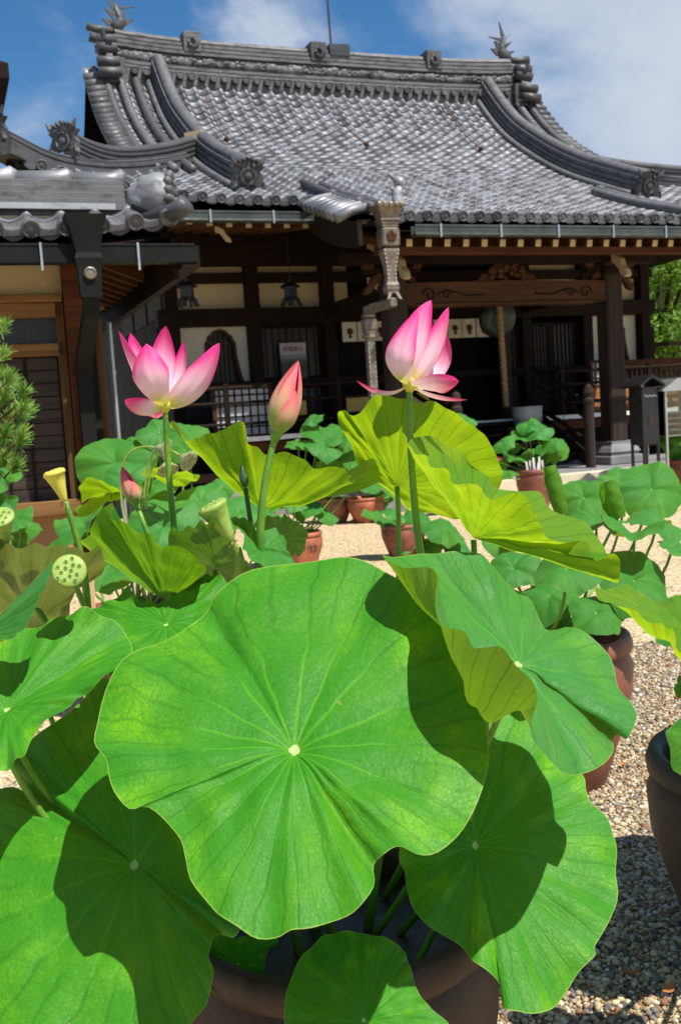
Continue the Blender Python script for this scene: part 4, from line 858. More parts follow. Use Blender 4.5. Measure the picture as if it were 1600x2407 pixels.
m = MB(); m.box(L0, L1-.1, VRG-.25, VRG-.22, 3.125, 3.17); m.build('silver_course', M['ridge_shiny'], rg)
m = MB(); m.box(L0, L1, VRG-.2, VRG+.2, 2.9, 3.08); m.build('ridge_mortar', M['cream'], rg)
# large swollen demon-mask end tile
oc = hp(362, 468, v=VRG-.15); m = MB(); m.smooth = True; X = Vector((.85, -.35, 0)).normalized()
P = []
for i in range(11):                                                        # cloud-shaped body, open face to the right
    t = i/10; r = .085+.115*math.sin(min(t*1.25, 1)*math.pi/2); P.append((r*(1.0-.12*max(0, t-.8)*5), -.2+.33*t))
Mx = Matrix((X.cross(Vector((0, 0, 1))).normalized(), Vector((0, 0, 1)), X)).transposed(); Mx = Mx if Mx.determinant() > 0 else Matrix((-X.cross(Vector((0, 0, 1))).normalized(), Vector((0, 0, 1)), X)).transposed()
m.lathe([(.001, -.2)]+P, 22, oc+Vector((0, 0, .0)), Mx, cap=False)
m.sphere(oc+Vector((-.02, .0, .0)), .165, 20, 12, (1.0, .9, .95)); m.sphere(oc+Vector((.02, .0, .085)), .115, 18, 10); m.sphere(oc+Vector((-.085, -.01, -.035)), .115, 18, 10); m.sphere(oc+Vector((-.03, -.01, .055)), .125, 18, 10)
m.v = [tuple(V_+(V_-oc).normalized()*(.016*mnoise.noise(V_*11)+.008*mnoise.noise(V_*27))) for V_ in (Vector(p) for p in m.v)]
on = m.build('cloud_end_tile', M['ridge_mid'], lb)
m = MB(); m.smooth = True
for i in range(15):
    q = 2*math.pi*i/15; c = oc+X*.14+Mx @ Vector((.155*math.cos(q), .175*math.sin(q), 0)); m.sphere(c, random.uniform(.03, .048), 9, 6)
for a, b, r in ((.05, .06, .05), (-.06, .06, .05), (0, -.02, .055), (.07, -.07, .045), (-.07, -.08, .045), (0, -.12, .04)): m.sphere(oc+X*.12+Mx @ Vector((a, b, 0)), r, 9, 6)
tag(m.build('mask_relief', M['ridge'], lb), kind='stuff')
m = MB(); m.lathe([(.001, .11), (.13, .11), (.13, .115), (.001, .116)], 14, oc, Mx); m.build('mask_hollow_shade', M['shade_black'], lb)  # flat black disc, shade of the open face painted in
# gutters
m = MB(); m.box(-13, LU+.12, LV-.13, LV-.02, 2.66, 2.69); m.box(-13, LU+.12, LV-.14, LV-.125, 2.66, 2.78); m.box(-13, LU+.12, LV-.025, LV-.01, 2.66, 2.8); m.tube([(-13, LV-.135, 2.785), (LU+.1, LV-.135, 2.785)], .012, 6); g = m.build('gutter', M['gutter_dark'], lb)
m = MB(); m.box(LU+.0, LU+.14, LV-.13, -1.0, 2.62, 2.78); m.box(LU-.04, LU+.0, LV, -1.0, 2.55, 2.86); m.build('side_fascia', M['wood_dark_h'], lb)
for u in (-8.05, -8.75, -9.45): q = MB(); q.box(u-.008, u+.008, LV-.16, LV-.145, 2.6, 2.8); q.build('gutter_bracket', M['steel'], g)
# rainwater head, swan-neck and square downpipe
pc = hp(200, 560, v=LV-.1); m = MB(); P = []; x, y = pc.x, LV-.16
for z, h in ((2.99, .15), (2.86, .11), (2.72, .085), (2.68, .10), (2.62, .085), (2.40, .075)): P += [(x-h, y-h*.6, z), (x+h, y-h*.6, z), (x+h, y+h*.6, z), (x-h, y+h*.6, z)]
m.add(P, [(4*k+j, 4*k+4+j, 4*k+4+(j+1) % 4, 4*k+(j+1) % 4) for k in range(5) for j in range(4)]+[(20, 21, 22, 23)]); h = m.build('rain_head', M['gutter_dark'], lb)
m = MB(); m.lathe([(.045, 0), (.045, .02), (.035, .026), (.03, .018), (.001, .02)], 14, (x, y-.05, 2.57), Mf); m.build('disc_emblem', M['bronze'], h)
m = MB(); m.sweep([(-.06, -.035), (.06, -.035), (.06, .035), (-.06, .035)], [(x, y, 2.42), (x, y+.05, 2.3), (x-.02, y+.42, 2.05), (x-.02, y+.6, 1.9)], (1, 0, 0), (0, 0, 1)); m.box(x-.075, x+.035, y+.56, y+.64, .1, 1.93); m.box(x-.09, x+.05, y+.55, y+.65, 1.1, 1.14); m.build('downpipe', M['gutter_dark'], lb)
# walls
LWV = -4.55; LWU = -8.3
m = MB(); m.box(-13, LWU, LWV+.06, LWV+.16, .1, 3.2); m.box(LWU-.12, LWU-.02, LWV+.1, -1.0, .1, 3.2); m.build('wall_core', M['shade_black'], lb)
def lzz(y): return hp(100, y, v=LWV).z
m = MB(); m.box(-13, LWU-.22, LWV+.02, LWV+.06, lzz(696), 3.1); m.build('plaster_panel', M['plaster'], lb)
cb = hp(120, 650, v=LWV)
for z0, z1, pr, nm, mt in ((lzz(712), lzz(694), .08, 'lintel_cap', 'wood_tan'), (lzz(748), lzz(713), .05, 'lintel', 'wood_tan'), (lzz(838), lzz(808), .05, 'door_head', 'wood_tan'), (lzz(1212), lzz(1178), .10, 'sill', 'wood_tan')): m = MB(); m.box(-13, hp(178 if z1 < 1.5 else 148, 830, v=LWV).x+.02, LWV-pr, LWV+.02, z0, z1, .006); m.build(nm, M[mt], lb)
m = MB(); m.box(-13, hp(140, 780, v=LWV).x, LWV+.0, LWV+.02, lzz(806), lzz(749)); m.build('transom_pane', M['black'], lb)
a = hp(148, 900, v=LWV).x; m = MB(); m.box(a-.02, a+.05, LWV-.05, LWV+.02, lzz(1178), lzz(713), .006); m.build('door_jamb', M['wood_tan_v'], lb)
m = MB(); m.box(a+.055, a+.20, LWV-.09, LWV+.03, .1, 2.95, .008); m.build('corner_post', M['wood_red'], lb)
m = MB(); m.box(LWU-.08, LWU+.10, LWV+.35, LWV+.53, .1, 3.05, .008); m.box(LWU-.12, LWU+.14, LWV+.31, LWV+.57, hp(225, 712, v=LWV).z, hp(225, 702, v=LWV).z); m.build('square_post', M['wood_tan_v'], lb)
# sliding door of dark boards, each board a piece
zb_, zt_ = lzz(1178), lzz(840); nb = 11; xs = [hp(q, 900, v=LWV).x for q in (-260, -110, 5, 62, 140)]
for i in range(len(xs)-1):
    for j in range(nb): q = MB(); q.box(xs[i]+.012, xs[i+1]-.004, LWV+.0+random.uniform(-.003, .003), LWV+.02, zb_+(zt_-zb_)*j/nb+.004, zb_+(zt_-zb_)*(j+1)/nb-.004); q.build('board', M['board'], lb)
    q = MB(); q.box(xs[i]-.008, xs[i]+.012, LWV-.012, LWV+.02, zb_, zt_); q.build('batten', M['wood_dark'], lb)
m = MB(); m.box(-13, a+.05, LWV+.03, LWV+.06, .12, lzz(1212)); m.build('stucco_base', M['stucco'], lb)
# rafters under the side eave, pale-edged
rm = MB(); rm.box(-1.1, 0, -.035, .035, -.05, .05); rf2 = rm.mesh('rafter', M['wood_rafter'])
for i in range(10): link('rafter', rf2, lb, (LU-.03, LV+1.2+i*.29, 2.75), (0, math.radians(21), 0))
m = MB(); m.add([(LU-.02, LV+.05, 2.80), (LU-.02, -1, 2.80), (LU-.9, -1, 3.14), (LU-.9, LV+.95, 3.14)], [(0, 1, 2, 3)]); m.add([(-13, LV+.05, 2.80), (LU-.02, LV+.05, 2.80), (LU-.9, LV+.95, 3.14), (-13, LV+.95, 3.14)], [(0, 1, 2, 3)]); m.build('soffit', M['wood_red'], lb)
a, b = hp(257, 758, v=-2.2), hp(285, 1040, v=-2.2); m = MB(); m.tube([(a.x, -2.2, a.z), (a.x+.0, -2.2, .2)], .022, 8); m.tube([(a.x, -2.2, 2.05), (a.x, -2.2, 2.01)], .028, 8); m.build('thin_drainpipe', M['steel'], lb)
# tall gate roof far left: only the tip of its eave reaches into view
gt = empty('gate_roof', at(-150, 1000, 14.5), YAW, 'dark eave corner of a tall gate roof beyond the side building', 'gate'); gt.location.z = 0; w = gt.matrix_basis.inverted()
tip = (Matrix.Translation(gt.location) @ Matrix.Rotation(YAW, 4, 'Z')).inverted() @ at(20, 148, 14.0)
m = MB(); P = [(tip.x-5, tip.y, tip.z), tuple(tip), (tip.x, tip.y+5, tip.z), (tip.x-5, tip.y+5, tip.z)]; Q = [(x, y, z-.2) for x, y, z in P]; R = [(tip.x-2.6, tip.y+2.4, tip.z+1.6), (tip.x-2.4, tip.y+2.6, tip.z+1.6)]
m.add(P+Q+R, [(0, 1, 8), (1, 2, 9, 8), (2, 3, 9), (3, 0, 8, 9), (4, 5, 1, 0), (5, 6, 2, 1), (6, 7, 3, 2), (7, 4, 0, 3), (7, 6, 5, 4)]); m.build('roof', M['wood_dark'], gt)
for x, y in ((-4.2, .8), (-.9, .8), (-.9, 4.2), (-4.2, 4.2)): q = MB(); q.box(tip.x+x-.15, tip.x+x+.15, tip.y+y-.15, tip.y+y+.15, 0, tip.z+.2); q.build('post', M['wood_dark'], gt)

# ================================================================== gravel ground
def gravel_mat():
    t = NT('gravel_ground'); p = t.N('ShaderNodeNewGeometry').outputs['Position']
    v = t.N('ShaderNodeTexVoronoi'); t.put(v.inputs['Vector'], p); v.inputs['Scale'].default_value = 75; v.inputs['Randomness'].default_value = 1.0
    s = t.N('ShaderNodeSeparateColor'); t.put(s.inputs[0], v.outputs['Color']); r = s.outputs[0]; r2 = s.outputs[1]
    c = t.mix(r, (.34, .245, .135), (.78, .62, .38)); c = t.mix(t.rng(r2, .80, .84), c, (.12, .115, .115)); c = t.mix(t.rng(r2, .93, .95), c, (.22, .095, .045))
    b = t.noise(p, .8, 4); c = t.mix(t.M('MULTIPLY', t.rng(b, .4, .7), .25), c, (.44, .31, .17))
    h = t.M('SUBTRACT', 1.0, v.outputs['Distance'])
    return t.end(t.bsdf(c, .85, 0, t.bump(h, .45, .010), .3))
M['gravel'] = gravel_mat()
def stones_mat():
    t = NT('gravel_stone'); a = t.N('ShaderNodeAttribute', attribute_name='Col'); p = t.N('ShaderNodeNewGeometry').outputs['Position']; n = t.noise(p, 260, 3)
    c = t.mix(t.M('MULTIPLY', t.rng(n, .35, .7), .3), a.outputs['Color'], (.2, .15, .1)); return t.end(t.bsdf(c, .7, 0, t.bump(n, .2, .001), .35))
M['stones'] = stones_mat()
m = MB(); nx = 60; g = np.linspace(-1, 1, nx); gx = np.sign(g)*np.abs(g)**3*500
m.add([(x, y+10, -.004) for y in gx for x in gx], [(i*nx+j, i*nx+j+1, (i+1)*nx+j+1, (i+1)*nx+j) for i in range(nx-1) for j in range(nx-1)])
gd = m.build('ground', M['gravel']); tag(gd, kind='structure')
def icosa():
    t = (1+5**.5)/2; v = np.array([(-1, t, 0), (1, t, 0), (-1, -t, 0), (1, -t, 0), (0, -1, t), (0, 1, t), (0, -1, -t), (0, 1, -t), (t, 0, -1), (t, 0, 1), (-t, 0, -1), (-t, 0, 1)], float); v /= np.linalg.norm(v[0])
    return v, np.array([(0, 11, 5), (0, 5, 1), (0, 1, 7), (0, 7, 10), (0, 10, 11), (1, 5, 9), (5, 11, 4), (11, 10, 2), (10, 7, 6), (7, 1, 8), (3, 9, 4), (3, 4, 2), (3, 2, 6), (3, 6, 8), (3, 8, 9), (4, 9, 5), (2, 4, 11), (6, 2, 10), (8, 6, 7), (9, 8, 1)])
IV, IF = icosa()
def gravel(name, xy, r0):
    n = len(xy); sc_ = r0*rng.lognormal(0, .3, n)[:, None]*np.stack([rng.uniform(.75, 1.3, n), rng.uniform(.75, 1.3, n), rng.uniform(.5, .85, n)], -1)
    V = IV[None]*(1+rng.uniform(-.22, .22, (n, 12, 1)))*sc_[:, None]; a = rng.uniform(0, 6.28, n); c, s = np.cos(a)[:, None], np.sin(a)[:, None]; b = rng.uniform(-.5, .5, n); cb_, sb_ = np.cos(b)[:, None], np.sin(b)[:, None]
    V = np.stack([V[..., 0], V[..., 1]*cb_-V[..., 2]*sb_, V[..., 1]*sb_+V[..., 2]*cb_], -1); V = np.stack([V[..., 0]*c-V[..., 1]*s, V[..., 0]*s+V[..., 1]*c, V[..., 2]], -1)
    V += np.stack([xy[:, 0], xy[:, 1], rng.uniform(-.003, r0*.75, n)], -1)[:, None]
    F = (IF[None]+(np.arange(n)*12)[:, None, None]).reshape(-1, 3)
    me = bpy.data.meshes.new(name); me.vertices.add(n*12); me.vertices.foreach_set('co', V.astype(np.float32).ravel()); me.loops.add(len(F)*3); me.loops.foreach_set('vertex_index', F.astype(np.int32).ravel()); me.polygons.add(len(F)); me.polygons.foreach_set('loop_start', np.arange(0, len(F)*3, 3, dtype=np.int32)); me.polygons.foreach_set('loop_total', np.full(len(F), 3, dtype=np.int32)); me.polygons.foreach_set('use_smooth', np.ones(len(F), dtype=bool)); me.update(calc_edges=True)
    k = rng.random(n); base = np.array([.25, .18, .10])+(np.array([.62, .5, .32])-np.array([.25, .18, .10]))*rng.random(n)[:, None]
    base[k < .2] = np.array([.13, .125, .125])*rng.uniform(.6, 1.5, (int((k < .2).sum()), 1)); base[(k > .2) & (k < .27)] = (.23, .105, .05); base[k > .9] = np.array([.60, .55, .45])
    ca = me.color_attributes.new('Col', 'FLOAT_COLOR', 'POINT'); ca.data.foreach_set('color', np.repeat(np.concatenate([base, np.ones((n, 1))], 1), 12, 0).astype(np.float32).ravel())
    me.materials.append(M['stones']); return tag(link(name, me), 'loose cream and grey gravel covering the temple yard', 'gravel', kind='stuff')
XY = []
for x0, x1, y0, y1, sp in ((.1, 2.2, 1.5, 3.2, .0098), (.45, 3.0, 3.2, 5.2, .0128)):
    X, Y = np.meshgrid(np.arange(x0, x1, sp), np.arange(y0, y1, sp)); P = np.stack([X.ravel(), Y.ravel()], -1)+rng.uniform(-sp*.5, sp*.5, (X.size, 2)); P = P[P[:, 0] < P[:, 1]*.42+.1]; XY.append(P)
gravel('gravel', np.concatenate(XY), .0062)

# ================================================================== lotus building kit
V3 = Vector
def catmull_closed(P, n):
    P = np.asarray(P, float); k = len(P); out = []
    # spread samples by chord length so that the angle runs evenly
    for s in np.linspace(0, k, n, endpoint=False):
        i = int(s) % k; t = s-int(s); p0, p1, p2, p3 = P[i-1], P[i], P[(i+1) % k], P[(i+2) % k]
        out.append(.5*((2*p1)+(-p0+p2)*t+(2*p0-5*p1+4*p2-p3)*t*t+(-p0+3*p1-3*p2+p3)*t**3))
    return np.array(out)
def bez(a, b, c, n): return [tuple(V3(a)*(1-t)**2+V3(b)*2*t*(1-t)+V3(c)*t*t) for t in np.linspace(0, 1, n)]
def stalk(parent, top, base, r=.0045, mat='stalk', bow=(0, 0, 0), start=None, n=14, thorn=True, name='stalk'):
    top = V3(top); base = V3(base); mid = (top+base)/2+V3(bow)
    if start is not None: mid = top+V3(start)*((top-base).length*.45)
    m = MB(); m.smooth = True; P = bez(base, mid, top, n); m.tube(P, [r*1.25-(r*.35)*i/(n-1) for i in range(n)], 9)
    if thorn:
        for i in range(60):
            k = random.random()*(n-2); j = int(k); p = V3(P[j]).lerp(V3(P[j+1]), k-j); a = random.uniform(0, 6.28); d = V3((math.cos(a), math.sin(a), .2)); m.tube([p+d*r*.9, p+d*(r+.0012)], [.0007, .0002], 4)
    return m.build(name, M[mat], parent)
def leaf_mesh(name, C, B, bv, bw, top, mat, nt=132, nr=20, ruffle=.004, seed=0, pleat=.0022, dimple=.012, prof=None):
    """C centre, B (k,3) rim points, bv bulge vector, bw per-rim-point bulge weight"""
    C = np.asarray(C, float); B = np.asarray(B, float); bw = np.asarray(bw, float)
    q = B-C; nw = np.zeros(3)
    for i in range(len(B)): nw += np.cross(q[i], q[(i+1) % len(B)])
    if np.dot(nw, np.asarray(top)) > 0: B = B[::-1]; bw = bw[::-1]
    nw = nw/np.linalg.norm(nw); nw = nw*np.sign(np.dot(nw, np.asarray(top)))
    R = catmull_closed(np.concatenate([B, bw[:, None]], 1), nt); RB = R[:, :3]; RW = R[:, 3]
    r = np.linspace(0, 1, nr+1); r[0] = .0005; th = -2*np.pi*np.arange(nt)/nt
    size = np.mean(np.linalg.norm(q, axis=1))
    P = C+(RB[:, None]-C)*r[None, :, None]+np.asarray(bv, float)*RW[:, None, None]*(4*r*(1-r))[None, :, None]
    rg = r[None, :]; ang = th[:, None]
    h = pleat*-np.cos(21*ang-.8*math.pi)*rg**1.2*(1-.5*rg)+dimple*size*4*(-np.exp(-(rg/.09)**2)*.8+.25*np.sin(np.pi*np.clip(rg, 0, 1)))
    rs = np.random.default_rng(seed+5); ph = rs.uniform(0, 6.28, 6)
    wave = sum(np.sin(k*ang+ph[i])/(1+.25*i) for i, k in enumerate((3, 5, 8, 13, 17)))
    h = h+ruffle*wave*np.clip((rg-.45)/.55, 0, 1)**2.2
    for i in range(nt):
        for j in range(2, nr+1, 1): h[i, j] += .0055*size/.22*mnoise.noise(V3((rg[0, j]*math.cos(th[i])*4.6+seed*3.1, rg[0, j]*math.sin(th[i])*4.6, seed*.7)))+.0014*size/.22*mnoise.noise(V3((th[i]*2.2, rg[0, j]*16+seed, seed*1.7)))
    P = P+nw*h[..., None]
    uv = np.stack([rg*np.cos(ang), rg*np.sin(ang)], -1)
    me = grid_mesh(name, P, True, (mat,), uv)
    return me
def ray_plane(x, y, P0, n): r = ray(x, y); return CAMP+r*((V3(P0)-CAMP).dot(V3(n))/r.dot(V3(n)))
LSEED = [0]
def traced_leaf(plant, ctr, pts, base, n=None, top=(0, 0, 1), mat='leaf', bv=(0, 0, 0), s=1.0, droop=0.0, ruffle=.004, label=None, r=.0048, stk=True, dimple=.012, start=None, bow=(0, 0, 0), smat='stalk', pleat=.0022):
    """ctr (x,y,distance); pts (x,y[,distance or offset[,bulge weight]]) outline; n = leaf plane normal"""
    C = at(ctr[0]*s, ctr[1]*s, ctr[2]); B = []; W_ = []
    for p in pts:
        x, y = p[0]*s, p[1]*s
        if n is not None: P = ray_plane(x, y, C, n)+ray(x, y)*(p[2] if len(p) > 2 else 0.0)
        else: P = at(x, y, p[2])
        B.append(P); W_.append(p[3] if len(p) > 3 else 0.0)
    if droop: B = [b+V3((0, 0, -droop)) for b in B]
    LSEED[0] += 1
    me = leaf_mesh('leaf', C, B, bv, W_, top if n is None else n, M[mat], seed=LSEED[0], ruffle=ruffle, dimple=dimple, pleat=pleat)
    o = link('leaf', me, plant); o.matrix_parent_inverse = plant.matrix_world.inverted()
    if label: o['label'] = label
    if stk:
        tn = V3(n) if n is not None else V3(top); sz_ = sum((b-C).length for b in B)/len(B); st = stalk(o, C-tn.normalized()*(.003+3.25*dimple*sz_), base, r, smat, bow=bow, start=(-tn.normalized() if start is None else start))
    return o
def plant_root(name, loc, label, group=None):
    o = empty(name, loc, 0, label, 'lotus plant', group); bpy.context.view_layer.update(); return o
def wl_parent(o, p):      # child built in world coordinates
    o.parent = p; o.matrix_parent_inverse = Matrix.Translation(-V3(p.location)); return o
# --- generic leaves for the plants further back: a few shared shapes
GEN = []
for gi in range(7):
    rs = np.random.default_rng(100+gi); k = 15; B = []; cup = (-.12, .05, .16, -.2, .25, .0, -.3)[gi]; fold = (0, .25, 0, .1, .3, .15, .1)[gi]
    for i in range(k):
        a = 2*math.pi*i/k; rr = 1+rs.uniform(-.1, .07); B.append((rr*math.cos(a), rr*math.sin(a)*.95, cup+.10*math.sin(3*a+gi)+.06*math.sin(7*a+gi)+fold*math.cos(2*a)))
    GEN.append({mt: leaf_mesh('leaf', (0, 0, 0), B, (0, 0, .1), [1]*k, (0, 0, 1), M[mt], 72, 9, .03, gi, .012, .012) for mt in ('leaf_far', 'leaf_yellow', 'leaf_blue', 'leaf_dry')})
def gen_leaf(plant, P, nrm, rad, base, kind=None, mat='leaf_far', spin=None, r=.005, stk=True):
    P = V3(P); q = V3(nrm).normalized().to_track_quat('Z', 'Y'); k = random.randrange(7) if kind is None else kind
    o = link('leaf', GEN[k][mat], None); o.parent = plant; o.location = P-V3(plant.location); o.rotation_mode = 'QUATERNION'
    from mathutils import Quaternion
    o.rotation_quaternion = q @ Quaternion((0, 0, 1), random.uniform(0, 6.28) if spin is None else spin); o.scale = (rad, rad, rad)
    if stk: st = wl_parent(stalk(None, P-V3(nrm).normalized()*.003, base, r, 'stalk', start=(-V3(nrm).normalized()+V3((0, 0, -1))).normalized(), n=9, thorn=False), plant)
    return o
def pot(center, R, h, mat, label, z0=0.0, belly=1.06, group=None, name='pot'):
    o = empty(name, (center[0], center[1], z0), 0, label, 'pot', group); m = MB(); m.smooth = True
    m.lathe([(R*.62, 0), (R*.66, .01), (R*.80, h*.25), (R*.95*belly, h*.62), (R*.97*belly, h*.8), (R*.94, h*.90), (R*.90, h*.92), (R*.90, h*.6)], 40, cap=True); m.build('pot_body', M[mat], o)
    m = MB(); m.smooth = True; m.lathe([(R*.90, h*.86), (R*.97, h*.875), (R*1.02, h*.90), (R*1.03, h*.94), (R*1.0, h*.985), (R*.96, h), (R*.90, h*.985), (R*.87, h*.93), (R*.87, h*.82)], 40, cap=False); m.build('rim', M[mat], o)
    m = MB(); m.lathe([(R*.89, h*.86), (.001, h*.86)], 28, cap=False); m.build('water_surface', M['mud'], o)
    return o
# --- flowers
def petal(parent, base, ctrl, tip, width, outn, cup=.5, mat='petal', curl=0.0, name='petal', sharp=1.0, ns=22, nt=13, seed=0):
    base, ctrl, tip = V3(base), V3(ctrl), V3(tip); G = []; UVg = []; outn = V3(outn).normalized()
    for i in range(ns):
        s = i/(ns-1); c = base*(1-s)**2+ctrl*2*s*(1-s)+tip*s*s; T = ((ctrl-base)*(1-s)+(tip-ctrl)*s).normalized(); N = (outn-T*outn.dot(T)).normalized(); S = T.cross(N)
        w = width*1.12*min(1, (s+.05)**.5*1.22)*max(0.0, 1-s**(2.6*sharp))**.72; w = max(w, .0004)
        row = []; ur = []
        for j in range(nt):
            t = -1+2*j/(nt-1); p = c+S*w*t-N*(cup*w*t*t*(1-.35*s))+N*(curl*w*(abs(t)**6))+N*.0009*math.sin(9*t+3*s+seed)*w/.03
            row.append(tuple(p)); ur.append((t, s))
        G.append(row); UVg.append(ur)
    me = grid_mesh(name, G, False, (M[mat],), UVg)
    o = link(name, me); return wl_parent(o, parent) if isinstance(parent, bpy.types.Object) and parent.type == 'EMPTY' else wl_child(o, parent)
def wl_child(o, p):
    o.parent = p; o.matrix_parent_inverse = p.matrix_world.inverted(); return o
def flower_root(plant, name, P): # an Empty part at the flower's base
    o = bpy.data.objects.new(name, None); COL.objects.link(o); o.empty_display_size = .02; o.parent = plant; o.matrix_parent_inverse = Matrix.Translation(-V3(plant.location)); bpy.context.view_layer.update(); return o
def add_to(o, p): o.parent = p; o.matrix_parent_inverse = p.matrix_world.inverted(); return o
def seed_pod(plant, face, axis, R, L, base, mat='pod', smat='stalk', sr=.0042, bow=(0, 0, 0), holes=11, name='seed_pod', withered=False):
    """face: centre of the flat top; axis: direction the flat top looks"""
    ax = V3(axis).normalized(); q = ax.to_track_quat('Z', 'Y').to_matrix(); f = V3(face); pr = flower_root(plant, name, f); m = MB(); m.smooth = True
    m.lathe([(.001, .0), (R*.55, .0008), (R*.88, .0), (R*.97, -.002), (R*1.0, -.006), (R*.9, -L*.14), (R*.70, -L*.38), (R*.51, -L*.64), (R*.36, -L*.88), (R*.26, -L), (R*.16, -L-.004)], 28, f, q)
    if withered: m.v = [tuple(V3(p)+V3((mnoise.noise(V3(p)*90), mnoise.noise(V3(p)*90+V3((5, 0, 0))), mnoise.noise(V3(p)*90+V3((0, 9, 0)))))*.005) for p in m.v]
    add_to(m.build('pod_cup', M[mat]), pr); m = MB(); m.smooth = True; m2 = MB(); m2.smooth = True
    for i in range(holes):
        a = i*2.39996; rr = R*.78*math.sqrt((i+.3)/holes); c = f+q @ V3((rr*math.cos(a), rr*math.sin(a), .0002)); m.lathe([(R*.12, 0), (R*.135, .0012), (R*.10, .0016), (R*.085, .0004)], 10, c, q, cap=False); m2.lathe([(R*.095, .0006), (R*.05, .0016), (.0002, .002)], 8, c, q, cap=False)
    add_to(m.build('seed_hole', M[mat]), pr)['kind'] = 'stuff'; o = add_to(m2.build('seed', M['seed']), pr); o['kind'] = 'stuff'
    m = MB(); nb = f-ax*(L+.003)
    for i in range(22): a = random.uniform(0, 6.28); d = q @ V3((math.cos(a), math.sin(a), random.uniform(-.9, .3))); m.tube([nb, nb+d*random.uniform(.005, .012)], [.0012, .0003], 4)
    m.sphere(nb, R*.2, 8, 5); add_to(m.build('withered_stamens', M['stamen']), pr)['kind'] = 'stuff'
    s = stalk(None, nb, base, sr, smat, bow=bow, start=-ax); add_to(s, pr); return pr
def bud(plant, base, tip, R, sbase, mat='petal_bud', bow=(0, 0, 0), smat='stalk', sr=.0048, n=6, cam_first=True, name='bud'):
    base, tip = V3(base), V3(tip); ax = (tip-base).normalized(); pr = flower_root(plant, name, base); toC = (CAMP-base); toC = (toC-ax*toC.dot(ax)).normalized(); sdv = ax.cross(toC); L = (tip-base).length
    q = ax.to_track_quat('Z', 'Y').to_matrix(); m = MB(); m.smooth = True; m.lathe([(R*.2, 0), (R*.5, L*.1), (R*.72, L*.25), (R*.7, L*.36), (R*.5, L*.55), (R*.26, L*.75), (R*.06, L*.93), (.001, L*.97)], 16, base, q); add_to(m.build('bud_core', M['bud_core' if mat == 'petal_bud' else mat]), pr)
    for k in range(n):
        a = 2*math.pi*k/n+.5; rad = toC*math.cos(a)+sdv*math.sin(a); lay = 1.0+.06*(k % 3); len_ = (1.0, .985, .95)[k % 3] if k else .6
        t_ = base+ax*L*len_+rad*R*(.03 if len_ > .9 else .78); ct = base+ax*L*len_*.30+rad*R*1.72*lay
        petal(pr, base+rad*R*.12, ct, t_, R*.86*(.85 if len_ < .7 else 1), rad, .62, mat, seed=k)
    m = MB(); m.smooth = True; m.lathe([(sr*.9, -.012), (R*.34, -.001), (R*.42, .004), (R*.25, .010)], 12, base, q); add_to(m.build('receptacle', M['stalk']), pr)
    s = stalk(None, base, sbase, sr, smat, bow=bow, start=-ax); add_to(s, pr); return pr

# ================================================================== foreground pot and plant
G = on_ground(620, 2338, .47); PC = V3((-.05, G.y+.25, 0))
pot((PC.x, PC.y), .252, .48, 'pot', 'big brown glazed pot under the largest round lotus leaf')
mp_ = plant_root('lotus_plant', (PC.x, PC.y, .41), 'large lotus plant with huge round leaf, two pink flowers and seed pods')
def B_(dx=0, dy=0): return (PC.x+dx, PC.y+dy, .41)
S = 1600/1568
# A: the largest leaf, facing the camera
A = [(478, 1412), (498, 1372), (560, 1325), (650, 1300), (740, 1286), (800, 1288), (860, 1303), (912, 1335), (962, 1370), (1010, 1430), (1060, 1500), (1098, 1580), (1116, 1650), (1124, 1710), (1125, 1760), (1105, 1830), (1075, 1890), (1045, 1932), (1000, 1962), (955, 1972), (915, 1960), (882, 1975), (860, 2000), (862, 2045), (835, 2085), (800, 2112), (750, 2128), (710, 2136), (670, 2140), (640, 2155), (590, 2157), (550, 2140), (510, 2112), (478, 2075), (440, 2030), (428, 1980), (415, 1930), (380, 1890), (340, 1865), (300, 1868), (266, 1830), (250, 1785), (243, 1745), (220, 1720), (222, 1670), (232, 1610), (260, 1550), (300, 1500), (370, 1470), (430, 1440)]
off = {0: .03, 1: .012, 22: .02, 23: .012, 37: .006, 38: .007, 42: -.004, 43: .0}
traced_leaf(mp_, (677, 1718, 1.30), [(x, y, off.get(i, .004*math.sin(i*1.3))) for i, (x, y) in enumerate(A)], B_(.0, -.03), n=(.03, -.56, .83), s=S, ruffle=.003, label='huge round leaf facing outwards with a pale hub', dimple=.016, r=.006)
# B: cupped leaf on the right, near rim curled up
Bp = [(900, 1305, 1.47, 0.25), (935, 1300, 1.55), (985, 1305, 1.6), (1030, 1305, 1.6), (1072, 1300, 1.6), (1122, 1306, 1.6), (1155, 1338, 1.6), (1190, 1373, 1.6), (1240, 1400, 1.6), (1285, 1468, 1.57), (1338, 1475, 1.56), (1398, 1510, 1.54), (1438, 1550, 1.52), (1455, 1620, 1.48), (1488, 1660, 1.46), (1492, 1692, 1.44), (1470, 1740, 1.42), (1446, 1728, 1.45), (1442, 1755, 1.4), (1418, 1796, 1.33), (1367, 1818, 1.31), (1332, 1811, 1.26), (1296, 1770, 1.24), (1250, 1712, 1.21, 0.1), (1258, 1645, 1.19, 0.5), (1240, 1596, 1.19, 1), (1204, 1545, 1.2, 1.1), (1158, 1528, 1.21, 1), (1108, 1521, 1.23, 0.9), (1078, 1490, 1.25, 0.7), (1034, 1466, 1.31, 0.5), (1028, 1400, 1.35, 0.55), (1026, 1358, 1.38, 0.6), (1008, 1336, 1.4, 0.6), (965, 1328, 1.41, 0.5)]
traced_leaf(mp_, (1222, 1560, 1.44), Bp, B_(.06, .0), top=(.3, -.3, .9), bv=(-.045, -.01, -.062), mat='leaf_blue', ruffle=.003, dimple=.004, label='wavy leaf with its near edge curled upwards')
